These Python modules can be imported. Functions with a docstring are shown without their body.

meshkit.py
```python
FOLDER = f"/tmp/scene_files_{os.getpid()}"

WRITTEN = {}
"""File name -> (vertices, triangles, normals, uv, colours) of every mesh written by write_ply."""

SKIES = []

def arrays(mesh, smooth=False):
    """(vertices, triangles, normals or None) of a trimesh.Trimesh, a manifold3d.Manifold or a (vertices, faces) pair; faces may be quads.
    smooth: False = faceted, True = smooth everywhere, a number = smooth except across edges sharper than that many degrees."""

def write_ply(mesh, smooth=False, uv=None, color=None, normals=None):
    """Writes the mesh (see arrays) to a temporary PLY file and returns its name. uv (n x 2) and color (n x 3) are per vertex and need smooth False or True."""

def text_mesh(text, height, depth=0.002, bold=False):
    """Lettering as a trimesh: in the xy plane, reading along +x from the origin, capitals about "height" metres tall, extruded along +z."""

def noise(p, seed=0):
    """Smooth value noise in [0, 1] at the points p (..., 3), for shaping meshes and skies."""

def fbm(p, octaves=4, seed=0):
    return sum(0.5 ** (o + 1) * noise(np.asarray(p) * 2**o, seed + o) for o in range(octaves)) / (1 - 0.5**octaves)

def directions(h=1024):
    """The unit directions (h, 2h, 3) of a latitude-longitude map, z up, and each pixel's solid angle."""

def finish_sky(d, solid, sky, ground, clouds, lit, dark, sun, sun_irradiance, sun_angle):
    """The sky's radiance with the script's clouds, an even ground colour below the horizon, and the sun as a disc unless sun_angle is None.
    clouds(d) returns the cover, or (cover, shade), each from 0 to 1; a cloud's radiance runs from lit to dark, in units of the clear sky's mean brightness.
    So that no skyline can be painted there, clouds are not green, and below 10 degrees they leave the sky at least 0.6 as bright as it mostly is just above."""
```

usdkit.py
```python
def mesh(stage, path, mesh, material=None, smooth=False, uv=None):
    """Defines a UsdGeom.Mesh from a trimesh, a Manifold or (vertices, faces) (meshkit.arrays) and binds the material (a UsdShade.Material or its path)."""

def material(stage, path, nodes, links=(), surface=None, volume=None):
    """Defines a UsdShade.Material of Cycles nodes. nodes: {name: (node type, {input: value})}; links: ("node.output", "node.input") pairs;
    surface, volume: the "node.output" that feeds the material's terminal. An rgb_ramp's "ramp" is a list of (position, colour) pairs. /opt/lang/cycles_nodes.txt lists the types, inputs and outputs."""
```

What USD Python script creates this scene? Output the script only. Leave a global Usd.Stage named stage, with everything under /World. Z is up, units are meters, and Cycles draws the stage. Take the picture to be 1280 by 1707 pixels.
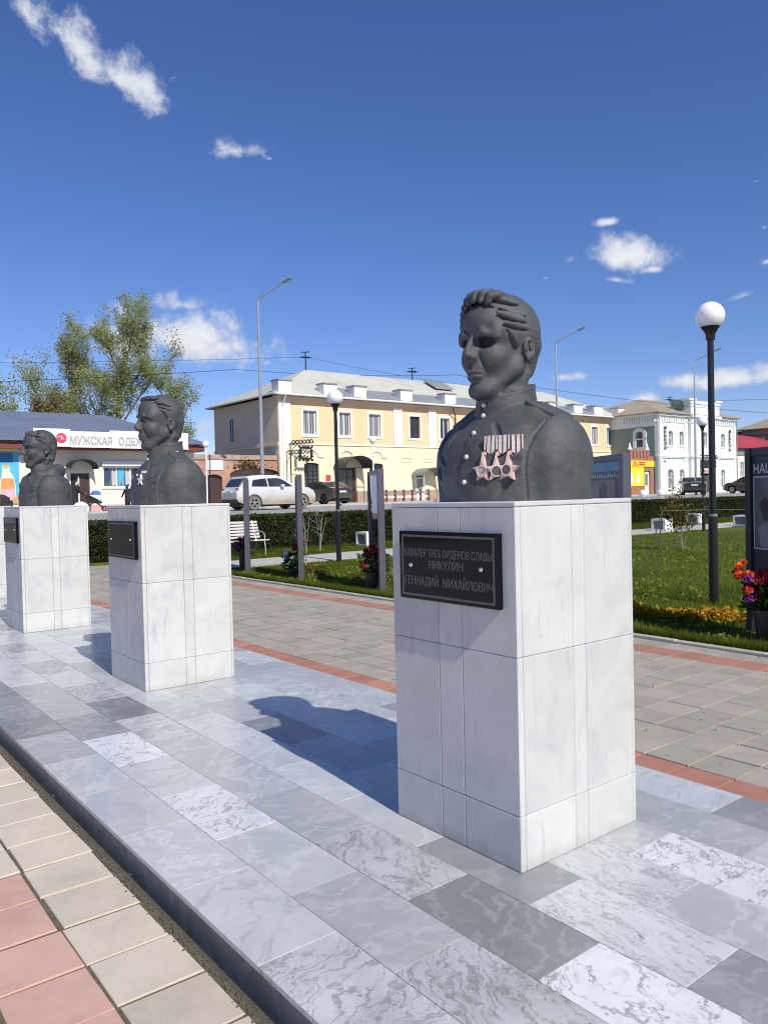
import math, random
import numpy as np
import trimesh
import usdkit, meshkit
from pxr import Usd, UsdGeom, UsdLux, UsdShade, Gf, Sdf, Vt
from shapely.geometry import Polygon, box as sbox, Point
from shapely import affinity
from shapely.ops import unary_union

random.seed(7)
RNG = np.random.default_rng(7)
stage = Usd.Stage.CreateInMemory()
UsdGeom.SetStageUpAxis(stage, UsdGeom.Tokens.z)
UsdGeom.SetStageMetersPerUnit(stage, 1.0)
UsdGeom.Xform.Define(stage, '/World')
stage.SetDefaultPrim(stage.GetPrimAtPath('/World'))
UsdGeom.Scope.Define(stage, '/World/Looks')

# ---------------------------------------------------------------- camera
CAM_POS = (2.2034, -2.4119, 1.5905)
YAW, PITCH, ROLL, FPX = 0.90562, 0.021846, -0.022949, 1306.5
def cam_axes():
    f = np.array([-math.sin(YAW) * math.cos(PITCH), math.cos(YAW) * math.cos(PITCH), -math.sin(PITCH)])
    r0 = np.array([math.cos(YAW), math.sin(YAW), 0.0])
    u0 = np.cross(r0, f)
    return math.cos(ROLL) * r0 + math.sin(ROLL) * u0, -math.sin(ROLL) * r0 + math.cos(ROLL) * u0, f
_r, _u, _f = cam_axes()
camera = UsdGeom.Camera.Define(stage, '/World/camera')
camera.AddTransformOp().Set(Gf.Matrix4d(*_r, 0, *_u, 0, *(-_f), 0, *CAM_POS, 1))
camera.CreateHorizontalApertureAttr(36.0)
camera.CreateVerticalApertureAttr(36.0 * 1707 / 1280)
camera.CreateFocalLengthAttr(36.0 * FPX / 1280)
camera.CreateClippingRangeAttr(Gf.Vec2f(0.05, 3000))
camera.CreateExposureAttr(0.15)

# ---------------------------------------------------------------- sun and sky
SUN_EL = math.radians(42.0)
SUN_AZ = math.atan2(0.9956, -0.10)                 # atan2(x, y) of the direction towards the sun
SUN_DIR = np.array([math.sin(SUN_AZ) * math.cos(SUN_EL), math.cos(SUN_AZ) * math.cos(SUN_EL), math.sin(SUN_EL)])
sun = UsdLux.DistantLight.Define(stage, '/World/sun')
_z = SUN_DIR; _x = np.cross([0, 0, 1.0], _z); _x /= np.linalg.norm(_x); _y = np.cross(_z, _x)
sun.AddTransformOp().Set(Gf.Matrix4d(*_x, 0, *_y, 0, *_z, 0, 0, 0, 0, 1))
sun.CreateIntensityAttr(1.15)
sun.CreateAngleAttr(0.5)
sun.CreateNormalizeAttr(True)
sun.CreateColorAttr(Gf.Vec3f(1.0, 0.955, 0.85))

# clouds: direction of the middle (unit vector built from azimuth measured clockwise from +y, elevation), half width, half height (tangent units), strength
CLOUDS = [
    # az, el, half width, half height, tilt, cover
    (-75.4, 29.5, 0.0367, 0.0235, -0.75, 0.76),
    (-72.5, 28.4, 0.0645, 0.0307, -0.75, 0.76),
    (-69.1, 26.8, 0.0550, 0.0302, -0.60, 0.76),
    (-66.0, 27.3, 0.0159, 0.0084, 0.60, 0.44),
    (-61.8, 23.4, 0.0434, 0.0178, 0.10, 0.85),
    (-62.7, 23.6, 0.0209, 0.0195, 0.00, 0.80),
    (-59.5, 23.0, 0.0135, 0.0055, 0.00, 0.40),
    (-75.7, 26.6, 0.0211, 0.0144, -0.30, 0.12),
    (-65.9, 13.5, 0.0440, 0.0179, 0.00, 0.89),
    (-66.1, 10.9, 0.0863, 0.0325, -0.08, 1.10),
    (-64.9, 11.4, 0.0496, 0.0383, 0.00, 1.10),
    (-62.3, 10.8, 0.0288, 0.0307, -0.30, 0.85),
    (-76.8, 9.3, 0.0300, 0.0125, 0.00, 0.60),
    (-60.1, 9.6, 0.0182, 0.0078, 0.00, 0.45),
    (-64.2, 5.0, 0.0407, 0.0290, 0.00, 0.50),
    (-62.5, 7.1, 0.0227, 0.0078, 0.00, 0.40),
    (-64.5, 9.9, 0.0665, 0.0115, 0.00, 0.63),
    (-34.5, 15.8, 0.0392, 0.0218, -0.10, 1.05),
    (-35.2, 14.3, 0.0242, 0.0083, -0.20, 0.55),
    (-32.8, 14.7, 0.0187, 0.0082, 0.00, 0.60),
    (-38.2, 15.9, 0.0165, 0.0120, 0.20, 0.75),
    (-39.9, 14.8, 0.0105, 0.0065, 0.00, 0.60),
    (-35.5, 18.0, 0.0203, 0.0072, 0.00, 0.70),
    (-27.2, 12.4, 0.0215, 0.0088, 0.25, 0.75),
    (-25.7, 14.3, 0.0113, 0.0086, 0.00, 0.70),
    (-38.8, 8.0, 0.0323, 0.0096, 0.00, 0.70),
    (-30.8, 7.2, 0.0259, 0.0129, 0.00, 0.90),
    (-28.0, 7.1, 0.0592, 0.0144, 0.03, 0.95),
    (-25.9, 7.2, 0.0290, 0.0159, 0.00, 0.95),
    (-33.5, 6.2, 0.0211, 0.0084, 0.00, 0.90),
    (-40.5, 22.8, 0.0134, 0.0044, 0.00, 0.28),
    (-25.8, 16.4, 0.0056, 0.0051, 0.00, 0.50),
    (-26.2, 19.2, 0.0079, 0.0034, 0.00, 0.30),
    # the rest of the sky, outside the frame
    (-120, 18, .20, .05, 0, .9), (-150, 28, .16, .05, .3, .8), (160, 22, .22, .06, -.2, .9), (120, 14, .20, .04, 0, .8), (30, 20, .20, .05, .1, .9), (60, 33, .14, .05, .4, .8), (0, 12, .18, .04, 0, .8),
]
def build_sky():
    n, l = {}, []
    n['tc'] = ('texture_coordinate', {})
    n['sky'] = ('sky_texture', {'sky_type': 'single_scattering', 'sun_disc': False, 'sun_elevation': SUN_EL, 'sun_rotation': SUN_AZ, 'air_density': 1.0, 'aerosol_density': 0.0, 'ozone_density': 6.0, 'altitude': 200.0})
    n['nz'] = ('noise_texture', {'scale': 16.0, 'detail': 9.0, 'roughness': 0.62, 'distortion': 0.3})
    n['nz2'] = ('noise_texture', {'scale': 46.0, 'detail': 5.0, 'roughness': 0.6})
    l += [('tc.generated', 'nz.vector'), ('tc.generated', 'nz2.vector')]
    prev = None
    for i, (az, el, a, b, tilt, cover) in enumerate(CLOUDS):
        az, el = math.radians(az), math.radians(el)
        c = np.array([math.sin(az) * math.cos(el), math.cos(az) * math.cos(el), math.sin(el)])
        right = np.array([math.cos(az), -math.sin(az), 0.0]); up = np.cross(right, c)
        ru, uu = math.cos(tilt) * right + math.sin(tilt) * up, -math.sin(tilt) * right + math.cos(tilt) * up
        # every axis is one dot product: (dir . axis) / half size
        n[f'u{i}'] = ('vector_math', {'math_type': 'dot_product', 'vector2': ru / a})
        n[f'v{i}'] = ('vector_math', {'math_type': 'dot_product', 'vector2': uu / b})
        n[f'w{i}'] = ('vector_math', {'math_type': 'dot_product', 'vector2': c})
        l += [('tc.generated', f'{k}{i}.vector1') for k in 'uvw']
        # below the middle the cloud is flatter
        n[f'vm{i}'] = ('math', {'math_type': 'minimum', 'value2': 0.0}); l.append((f'v{i}.value', f'vm{i}.value1'))
        n[f'vv{i}'] = ('math', {'math_type': 'multiply_add', 'value2': 0.55}); l += [(f'vm{i}.value', f'vv{i}.value1'), (f'v{i}.value', f'vv{i}.value3')]
        n[f'c{i}'] = ('combine_xyz', {}); l += [(f'u{i}.value', f'c{i}.x'), (f'vv{i}.value', f'c{i}.y')]
        n[f'd{i}'] = ('vector_math', {'math_type': 'length'}); l.append((f'c{i}.vector', f'd{i}.vector1'))
        n[f'm{i}'] = ('map_range', {'from_min': 0.0, 'from_max': 1.5, 'to_min': cover, 'to_max': cover - 1.1 , 'clamp': False}); l.append((f'd{i}.value', f'm{i}.value'))
        n[f'f{i}'] = ('math', {'math_type': 'greater_than', 'value2': 0.2}); l.append((f'w{i}.value', f'f{i}.value1'))
        n[f'g{i}'] = ('map_range', {'from_min': 0.0, 'from_max': 1.0, 'to_min': -3.0, 'to_max': 0.0}); l.append((f'f{i}.value', f'g{i}.value'))
        n[f's{i}'] = ('math', {'math_type': 'add'}); l += [(f'm{i}.result', f's{i}.value1'), (f'g{i}.result', f's{i}.value2')]
        if prev is None: prev = f's{i}.value'
        else:
            n[f'x{i}'] = ('math', {'math_type': 'maximum'}); l += [(prev, f'x{i}.value1'), (f's{i}.value', f'x{i}.value2')]
            prev = f'x{i}.value'
    n['na'] = ('math', {'math_type': 'multiply_add', 'value2': 2.2, 'value3': -1.05}); l.append(('nz.fac', 'na.value1'))
    n['nb'] = ('math', {'math_type': 'multiply_add', 'value2': 1.0, 'value3': -0.5}); l.append(('nz2.fac', 'nb.value1'))
    n['sa'] = ('math', {'math_type': 'add'}); l += [(prev, 'sa.value1'), ('na.value', 'sa.value2')]
    n['sb'] = ('math', {'math_type': 'add'}); l += [('sa.value', 'sb.value1'), ('nb.value', 'sb.value2')]
    n['mask'] = ('map_range', {'range_type': 'smoothstep', 'from_min': 0.12, 'from_max': 0.85, 'to_min': 0.0, 'to_max': 0.97, 'clamp': True}); l.append(('sb.value', 'mask.value'))
    n['shade'] = ('map_range', {'from_min': 0.3, 'from_max': 1.3, 'to_min': 0.0, 'to_max': 1.0, 'clamp': True}); l.append(('sb.value', 'shade.value'))
    n['ccol'] = ('mix_color', {'a': (5.4, 6.0, 7.4), 'b': (9.2, 9.2, 9.3), 'use_clamp': False}); l.append(('shade.result', 'ccol.fac'))
    n['tint'] = ('mix_color', {'blend_type': 'multiply', 'fac': 1.0, 'b': (1.12, 1.0, 1.17), 'use_clamp': False}); l.append(('sky.color', 'tint.a'))
    n['hsv'] = ('hsv', {'hue': 0.5, 'saturation': 1.10, 'value': 1.0, 'fac': 1.0}); l.append(('tint.result', 'hsv.color'))
    n['mix'] = ('mix_color', {'use_clamp': False}); l += [('mask.result', 'mix.fac'), ('hsv.color', 'mix.a'), ('ccol.result', 'mix.b')]
    n['bg'] = ('background_shader', {'strength': 0.092}); l.append(('mix.result', 'bg.color'))
    return usdkit.material(stage, '/World/Looks/sky_air', n, l, surface='bg.background')
sky = UsdLux.DomeLight.Define(stage, '/World/sky')
UsdShade.MaterialBindingAPI.Apply(sky.GetPrim()).Bind(build_sky())
sky.GetPrim().SetCustomDataByKey('kind', 'structure')

# ---------------------------------------------------------------- helpers
_names = {}
def numbered(parent, name):
    k = (parent, name); i = _names.get(k, 0); _names[k] = i + 1
    return name if i == 0 else f'{name}_{i:03d}'
def path_of(parent):
    return '/World' if parent is None else str(parent.GetPath())
def tag(p, label=None, cat=None, group=None, kind=None):
    for k, v in (('label', label), ('category', cat), ('group', group), ('kind', kind)):
        if v: p.SetCustomDataByKey(k, v)
    return p
def obj(name, mesh, mat, parent=None, smooth=False, **kw):
    base = path_of(parent)
    m = usdkit.mesh(stage, f'{base}/{numbered(base, name)}', mesh, mat, smooth=smooth)
    return tag(m.GetPrim(), **kw)
def thing(name, label, cat, loc=(0, 0, 0), rz=0.0, group=None):
    x = UsdGeom.Xform.Define(stage, '/World/' + numbered('/World', name))
    x.AddTranslateOp().Set(Gf.Vec3d(*map(float, loc)))
    x.AddRotateZOp().Set(float(rz))
    return tag(x.GetPrim(), label, cat, group)
def dup(src, name, label, cat, loc, rz=0.0, group=None, scale=None):
    x = UsdGeom.Xform.Define(stage, '/World/' + numbered('/World', name))
    p = x.GetPrim()
    p.GetReferences().AddInternalReference(src.GetPath())
    x.ClearXformOpOrder()
    x.AddTranslateOp(opSuffix='place').Set(Gf.Vec3d(*map(float, loc)))
    x.AddRotateZOp(opSuffix='place').Set(float(rz))
    if scale: x.AddScaleOp(opSuffix='place').Set(Gf.Vec3f(*scale))
    p.SetInstanceable(True)
    return tag(p, label, cat, group)
def structure(name, mesh, mat, smooth=False, kind='structure', label=None):
    return obj(name, mesh, mat, None, smooth, kind=kind, label=label)

cat_ = trimesh.util.concatenate
def box(x0, x1, y0, y1, z0, z1):
    m = trimesh.creation.box((x1 - x0, y1 - y0, z1 - z0))
    m.apply_translation(((x0 + x1) / 2, (y0 + y1) / 2, (z0 + z1) / 2))
    return m
def bevel_box(x0, x1, y0, y1, z0, z1, b):
    """box with chamfered edges (44 triangles)"""
    c = np.array([(x0 + x1) / 2, (y0 + y1) / 2, (z0 + z1) / 2]); h = np.array([x1 - x0, y1 - y0, z1 - z0]) / 2
    pts = []
    for s in np.ndindex(2, 2, 2):
        s = np.array(s) * 2 - 1
        for k in range(3):
            p = s * (h - b); p[k] = s[k] * h[k]; pts.append(p)
    return _hull(np.array(pts) + c)
def _hull(p):
    return trimesh.convex.convex_hull(p)
def top_box(x0, x1, y0, y1, z0, z1, b):
    """paving slab: chamfered top edge, 20 triangles"""
    v = np.array([[x0, y0, z0], [x1, y0, z0], [x1, y1, z0], [x0, y1, z0], [x0, y0, z1 - b], [x1, y0, z1 - b], [x1, y1, z1 - b], [x0, y1, z1 - b],
                  [x0 + b, y0 + b, z1], [x1 - b, y0 + b, z1], [x1 - b, y1 - b, z1], [x0 + b, y1 - b, z1]])
    q = [[0, 1, 5, 4], [1, 2, 6, 5], [2, 3, 7, 6], [3, 0, 4, 7], [4, 5, 9, 8], [5, 6, 10, 9], [6, 7, 11, 10], [7, 4, 8, 11], [8, 9, 10, 11]]
    f = [[a, b_, c] for a, b_, c, d in q] + [[a, c, d] for a, b_, c, d in q]
    return trimesh.Trimesh(v, f, process=False)
def tube(pts, rad, sides=8, cap=True):
    p = np.asarray(pts, float); r = np.broadcast_to(np.asarray(rad, float), (len(p),))
    t = np.gradient(p, axis=0); t /= np.linalg.norm(t, axis=1, keepdims=True) + 1e-12
    a0 = np.cross(t[0], [0, 0, 1.0] if abs(t[0][2]) < .9 else [1.0, 0, 0]); a0 /= np.linalg.norm(a0)
    A = []
    for k in range(len(p)):
        a0 = a0 - t[k] * (a0 @ t[k]); a0 /= np.linalg.norm(a0) + 1e-12; A.append(a0)
    A = np.array(A); B = np.cross(t, A); ang = np.arange(sides) * 2 * np.pi / sides
    v = p[:, None] + r[:, None, None] * (np.cos(ang)[None, :, None] * A[:, None] + np.sin(ang)[None, :, None] * B[:, None])
    i, j = np.meshgrid(np.arange(len(p) - 1), np.arange(sides), indexing='ij')
    q = np.stack([i * sides + j, i * sides + (j + 1) % sides, (i + 1) * sides + (j + 1) % sides, (i + 1) * sides + j], -1).reshape(-1, 4)
    f = np.vstack([q[:, [0, 1, 2]], q[:, [0, 2, 3]]]); v = v.reshape(-1, 3)
    if cap:
        n = len(v); v = np.vstack([v, p[0], p[-1]]); j = np.arange(sides); k = (len(p) - 1) * sides
        f = np.vstack([f, np.stack([np.full(sides, n), (j + 1) % sides, j], 1), np.stack([np.full(sides, n + 1), k + j, k + (j + 1) % sides], 1)])
    return trimesh.Trimesh(v, f, process=False)
def revolve(prof, sides=24):
    return trimesh.creation.revolve(np.array(prof, float), sections=sides)
def extrude(poly, h):
    gs = getattr(poly, 'geoms', [poly])
    return cat_([trimesh.creation.extrude_polygon(g, h, engine='earcut') for g in gs])
def ext_x(poly, x0, x1):
    """polygon given in (y, z), extruded along x"""
    m = extrude(poly, x1 - x0); v = m.vertices
    return trimesh.Trimesh(np.stack([v[:, 2] + x0, v[:, 0], v[:, 1]], 1), m.faces, process=False)
def ext_y(poly, y0, y1):
    """polygon given in (x, z), extruded along y"""
    m = extrude(poly, y1 - y0); v = m.vertices
    return trimesh.Trimesh(np.stack([v[:, 0], y1 - v[:, 2], v[:, 1]], 1), m.faces, process=False)
def moved(m, t=(0, 0, 0), rz=0.0):
    m = m.copy()
    if rz: m.apply_transform(trimesh.transformations.rotation_matrix(rz, [0, 0, 1]))
    m.apply_translation(t); return m
def text_x(s, y0, y1, z0, h, x, depth=0.02, bold=True):
    """lettering on a wall facing +x, read from the street (along +y), fitted between y0 and y1"""
    m = meshkit.text_mesh(s, h, depth, bold); v = m.vertices
    lo, hi = v[:, 0].min(), v[:, 0].max(); v[:, 0] = (v[:, 0] - lo) / (hi - lo)
    return trimesh.Trimesh(np.stack([x + v[:, 2], y0 + v[:, 0] * (y1 - y0), z0 + v[:, 1]], 1), m.faces, process=False)
def text_y(s, x0, x1, z0, h, y, depth=0.002, bold=False):
    """lettering facing -y, read along +x"""
    m = meshkit.text_mesh(s, h, depth, bold); v = m.vertices
    lo, hi = v[:, 0].min(), v[:, 0].max(); v[:, 0] = (v[:, 0] - lo) / (hi - lo)
    return trimesh.Trimesh(np.stack([x0 + v[:, 0] * (x1 - x0), y - v[:, 2], z0 + v[:, 1]], 1), m.faces, process=False)

# ---------------------------------------------------------------- materials
M = {}
def mat(name, nodes, links, surface='p.BSDF'):
    M[name] = usdkit.material(stage, '/World/Looks/' + name, nodes, links, surface=surface)
    return M[name]
def plain(name, color, rough=0.6, var=0.12, scale=6.0, bump=0.0, bscale=40.0, metallic=0.0, spec=0.5, coat=0.0, bdist=0.01, trans=None, detail=5.0):
    c = np.array(color, float)
    n = {'g': ('geometry', {}), 'n': ('noise_texture', {'scale': scale, 'detail': detail, 'roughness': 0.6}),
         'r': ('rgb_ramp', {'ramp': [(0.25, tuple(np.clip(c * (1 - var), 0, 1))), (0.5, tuple(c)), (0.75, tuple(np.clip(c * (1 + var), 0, 1)))]}),
         'p': ('principled_bsdf', {'roughness': rough, 'metallic': metallic, 'specular_ior_level': spec, 'coat_weight': coat})}
    l = [('g.position', 'n.vector'), ('n.fac', 'r.fac'), ('r.color', 'p.base_color')]
    if bump:
        n['b'] = ('noise_texture', {'scale': bscale, 'detail': 6.0, 'roughness': 0.65}); n['bm'] = ('bump', {'strength': bump, 'distance': bdist})
        l += [('g.position', 'b.vector'), ('b.fac', 'bm.height'), ('bm.normal', 'p.normal')]
    if trans:
        n['t'] = ('translucent_bsdf', {}); n['mx'] = ('mix_closure', {'fac': trans}); l += [('r.color', 't.color'), ('p.BSDF', 'mx.closure1'), ('t.BSDF', 'mx.closure2')]
        return mat(name, n, l, 'mx.closure')
    return mat(name, n, l)
def marble(name, base, vein, seed, width=0.06, vscale=1.6, stretch=4.0, angle=0.4, amount=0.8, rough=0.3, fine=0.0, white=0.0, cloud=0.12, veinpow=1.0):
    """polished floor marble: soft clouds, directional veins of two sizes, small pale specks"""
    b, v = np.array(base, float), np.array(vein, float)
    n = {'g': ('geometry', {}),
         'o': ('mapping', {'location': (seed * 3.17, seed * 1.71, seed), 'rotation': (0, 0, angle), 'scale': (1, 1, 1)}),
         's': ('mapping', {'scale': (1.0, stretch, 1.0)}),
         'wn': ('noise_texture', {'scale': 2.6, 'detail': 6.0, 'roughness': 0.62}),
         'ws': ('vector_math', {'math_type': 'scale', 'scale': 0.42}),
         'wa': ('vector_math', {'math_type': 'add'}),
         'cl': ('noise_texture', {'scale': 3.0, 'detail': 7.0, 'roughness': 0.6, 'distortion': 0.6}),
         'cr': ('rgb_ramp', {'ramp': [(0.2, tuple(b * (1 - cloud))), (0.5, tuple(b)), (0.8, tuple(np.clip(b * (1 + cloud) + .01, 0, 1)))]}),
         'v1': ('noise_texture', {'scale': vscale, 'detail': 5.0, 'roughness': 0.55, 'distortion': 0.4}),
         'v1r': ('rgb_ramp', {'ramp': [(0.0, (0, 0, 0)), (0.5 - width, (0, 0, 0)), (0.5, (1, 1, 1)), (0.5 + width, (0, 0, 0)), (1, (0, 0, 0))]}),
         'v2': ('noise_texture', {'scale': vscale * 5, 'detail': 6.0, 'roughness': 0.65, 'distortion': 0.5}),
         'v2r': ('rgb_ramp', {'ramp': [(0.0, (0, 0, 0)), (0.52, (0, 0, 0)), (0.66, (1, 1, 1)), (1, (1, 1, 1))]}),
         'v3': ('noise_texture', {'scale': vscale * 1.3, 'detail': 3.0}),
         'm1': ('math', {'math_type': 'multiply', 'value2': amount}), 'm2': ('math', {'math_type': 'multiply', 'value2': fine}),
         'mk': ('map_range', {'from_min': 0.42, 'from_max': 0.62, 'clamp': True}), 'm3': ('math', {'math_type': 'multiply'}), 'm4': ('math', {'math_type': 'maximum'}),
         'x1': ('mix_color', {'b': tuple(v)}),
         'wh': ('noise_texture', {'scale': 5.5, 'detail': 8.0, 'roughness': 0.7, 'distortion': 1.2}),
         'whr': ('map_range', {'from_min': 0.66, 'from_max': 0.74, 'to_min': 0.0, 'to_max': white, 'clamp': True}),
         'x2': ('mix_color', {'b': (.78, .79, .80)}),
         'rn': ('map_range', {'from_min': 0.3, 'from_max': 0.7, 'to_min': rough - .08, 'to_max': rough + .12}),
         'p': ('principled_bsdf', {'specular_ior_level': 0.5})}
    l = [('g.position', 'o.vector'), ('o.vector', 'wn.vector'), ('wn.color', 'ws.vector1'), ('o.vector', 'wa.vector1'), ('ws.vector', 'wa.vector2'), ('wa.vector', 's.vector'),
         ('o.vector', 'cl.vector'), ('cl.fac', 'cr.fac'), ('s.vector', 'v1.vector'), ('v1.fac', 'v1r.fac'), ('s.vector', 'v2.vector'), ('v2.fac', 'v2r.fac'), ('o.vector', 'v3.vector'),
         ('v1r.color', 'm1.value1'), ('v2r.color', 'm2.value1'), ('v3.fac', 'mk.value'), ('m2.value', 'm3.value1'), ('mk.result', 'm3.value2'), ('m1.value', 'm4.value1'), ('m3.value', 'm4.value2'),
         ('cr.color', 'x1.a'), ('m4.value', 'x1.fac'), ('wa.vector', 'wh.vector'), ('wh.fac', 'whr.value'), ('x1.result', 'x2.a'), ('whr.result', 'x2.fac'),
         ('x2.result', 'p.base_color'), ('cl.fac', 'rn.value'), ('rn.result', 'p.roughness')]
    return mat(name, n, l)

G = lambda k: (k * 1.0, k * 1.015, k * 1.04)
PLAIN = [marble(f'marble_light_{i}', G((.45, .39, .50, .35, .47)[i]), G((.62, .58, .30, .52, .68)[i]), 11 + 7 * i, .035, 1.4 + .3 * i, 2.5, .3 + .5 * i, .5, .26, .35, .8, .13) for i in range(5)]
DARK = [marble(f'marble_dark_{i}', G((.21, .26, .18)[i]), G(.45), 101 + 9 * i, .035, 2.0, 2.0, .9 + i, .35, .28, .2, .45, .14) for i in range(3)]
SWIRL = [marble(f'marble_swirl_{i}', G((.42, .48)[i]), G((.13, .16)[i]), 201 + 13 * i, .035, 3.2, 5.0, .5 + .7 * i, .7, .26, .85, .8, .25) for i in range(2)]
WHITE = [marble(f'marble_white_{i}', G((.66, .62)[i]), G((.16, .14)[i]), 301 + 11 * i, .020, 3.0, 2.6, .2 + i, .8, .26, .85, .6, .10) for i in range(2)]
FINE = [marble(f'marble_fine_{i}', G((.54, .50)[i]), G((.17, .19)[i]), 401 + 17 * i, .024, 2.6, 8.0, .15 - .1 * i, .65, .26, .95, .6, .12) for i in range(2)]
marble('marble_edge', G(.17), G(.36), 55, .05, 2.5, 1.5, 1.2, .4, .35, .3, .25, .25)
marble('marble_rim', G(.70), G(.60), 58, .05, 2.5, 1.5, 1.2, .3, .3, .2, .3, .1)
# white pedestal marble: faint grey clouds, pits and thin vertical streaks, a few warm stains
def white_slab(name, seed, tone):
    n = {'g': ('geometry', {}), 'o': ('mapping', {'location': (seed * 2.3, seed * 1.1, seed * .7)}), 's': ('mapping', {'scale': (9.0, 9.0, 1.1)}),
         'c': ('noise_texture', {'scale': 4.0, 'detail': 7.0, 'roughness': 0.6, 'distortion': 0.8}),
         'r': ('rgb_ramp', {'ramp': [(0.25, tuple(np.array((.47, .47, .468)) * tone)), (0.5, tuple(np.array((.550, .545, .53)) * tone)), (0.75, tuple(np.array((.60, .595, .58)) * tone))]}),
         'v': ('noise_texture', {'scale': 2.2, 'detail': 6.0, 'roughness': 0.6, 'distortion': 0.7}),
         'vr': ('rgb_ramp', {'ramp': [(0, (0, 0, 0)), (.60, (0, 0, 0)), (.68, (.6, .6, .6)), (.73, (.1, .1, .1)), (1, (0, 0, 0))]}),
         'x': ('mix_color', {'b': (.40, .40, .41)}),
         'k': ('noise_texture', {'scale': 26.0, 'detail': 2.0}), 'kr': ('map_range', {'from_min': .74, 'from_max': .79, 'to_max': .5, 'clamp': True}), 'x2': ('mix_color', {'b': (.27, .27, .28)}),
         'w': ('noise_texture', {'scale': 1.1, 'detail': 3.0}), 'wr': ('map_range', {'from_min': .60, 'from_max': .80, 'to_max': .5, 'clamp': True}), 'x3': ('mix_color', {'b': (.58, .51, .38)}),
         'sz': ('separate_xyz', {}), 'dz': ('map_range', {'from_min': 0.0, 'from_max': .13, 'to_min': 1.0, 'to_max': 0.0, 'clamp': True}), 'dn': ('noise_texture', {'scale': 9.0, 'detail': 6.0, 'roughness': .7}), 'dm': ('math', {'math_type': 'multiply'}), 'dr': ('map_range', {'from_min': .25, 'from_max': .62, 'to_max': .6, 'clamp': True}), 'x4': ('mix_color', {'b': (.36, .33, .28)}),
         'b': ('noise_texture', {'scale': 60.0, 'detail': 4.0}), 'bm': ('bump', {'strength': .06, 'distance': .004}),
         'p': ('principled_bsdf', {'roughness': .42})}
    l = [('g.position', 'o.vector'), ('o.vector', 'c.vector'), ('c.fac', 'r.fac'), ('o.vector', 's.vector'), ('s.vector', 'v.vector'), ('v.fac', 'vr.fac'), ('vr.color', 'x.fac'), ('r.color', 'x.a'),
         ('o.vector', 'k.vector'), ('k.fac', 'kr.value'), ('kr.result', 'x2.fac'), ('x.result', 'x2.a'), ('o.vector', 'w.vector'), ('w.fac', 'wr.value'), ('wr.result', 'x3.fac'), ('x2.result', 'x3.a'),
         ('g.position', 'sz.vector'), ('sz.z', 'dz.value'), ('o.vector', 'dn.vector'), ('dz.result', 'dm.value1'), ('dn.fac', 'dm.value2'), ('dm.value', 'dr.value'), ('dr.result', 'x4.fac'), ('x3.result', 'x4.a'), ('x4.result', 'p.base_color'), ('g.position', 'b.vector'), ('b.fac', 'bm.height'), ('bm.normal', 'p.normal')]
    return mat(name, n, l)
SLAB = [white_slab(f'white_marble_{i}', 3 + 5 * i, (1.0, .97, 1.03)[i]) for i in range(3)]
plain('grout_white', (.62, .61, .59), .9, .1, 20)
plain('grout_grey', (.42, .42, .41), .9, .15, 20)
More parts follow.
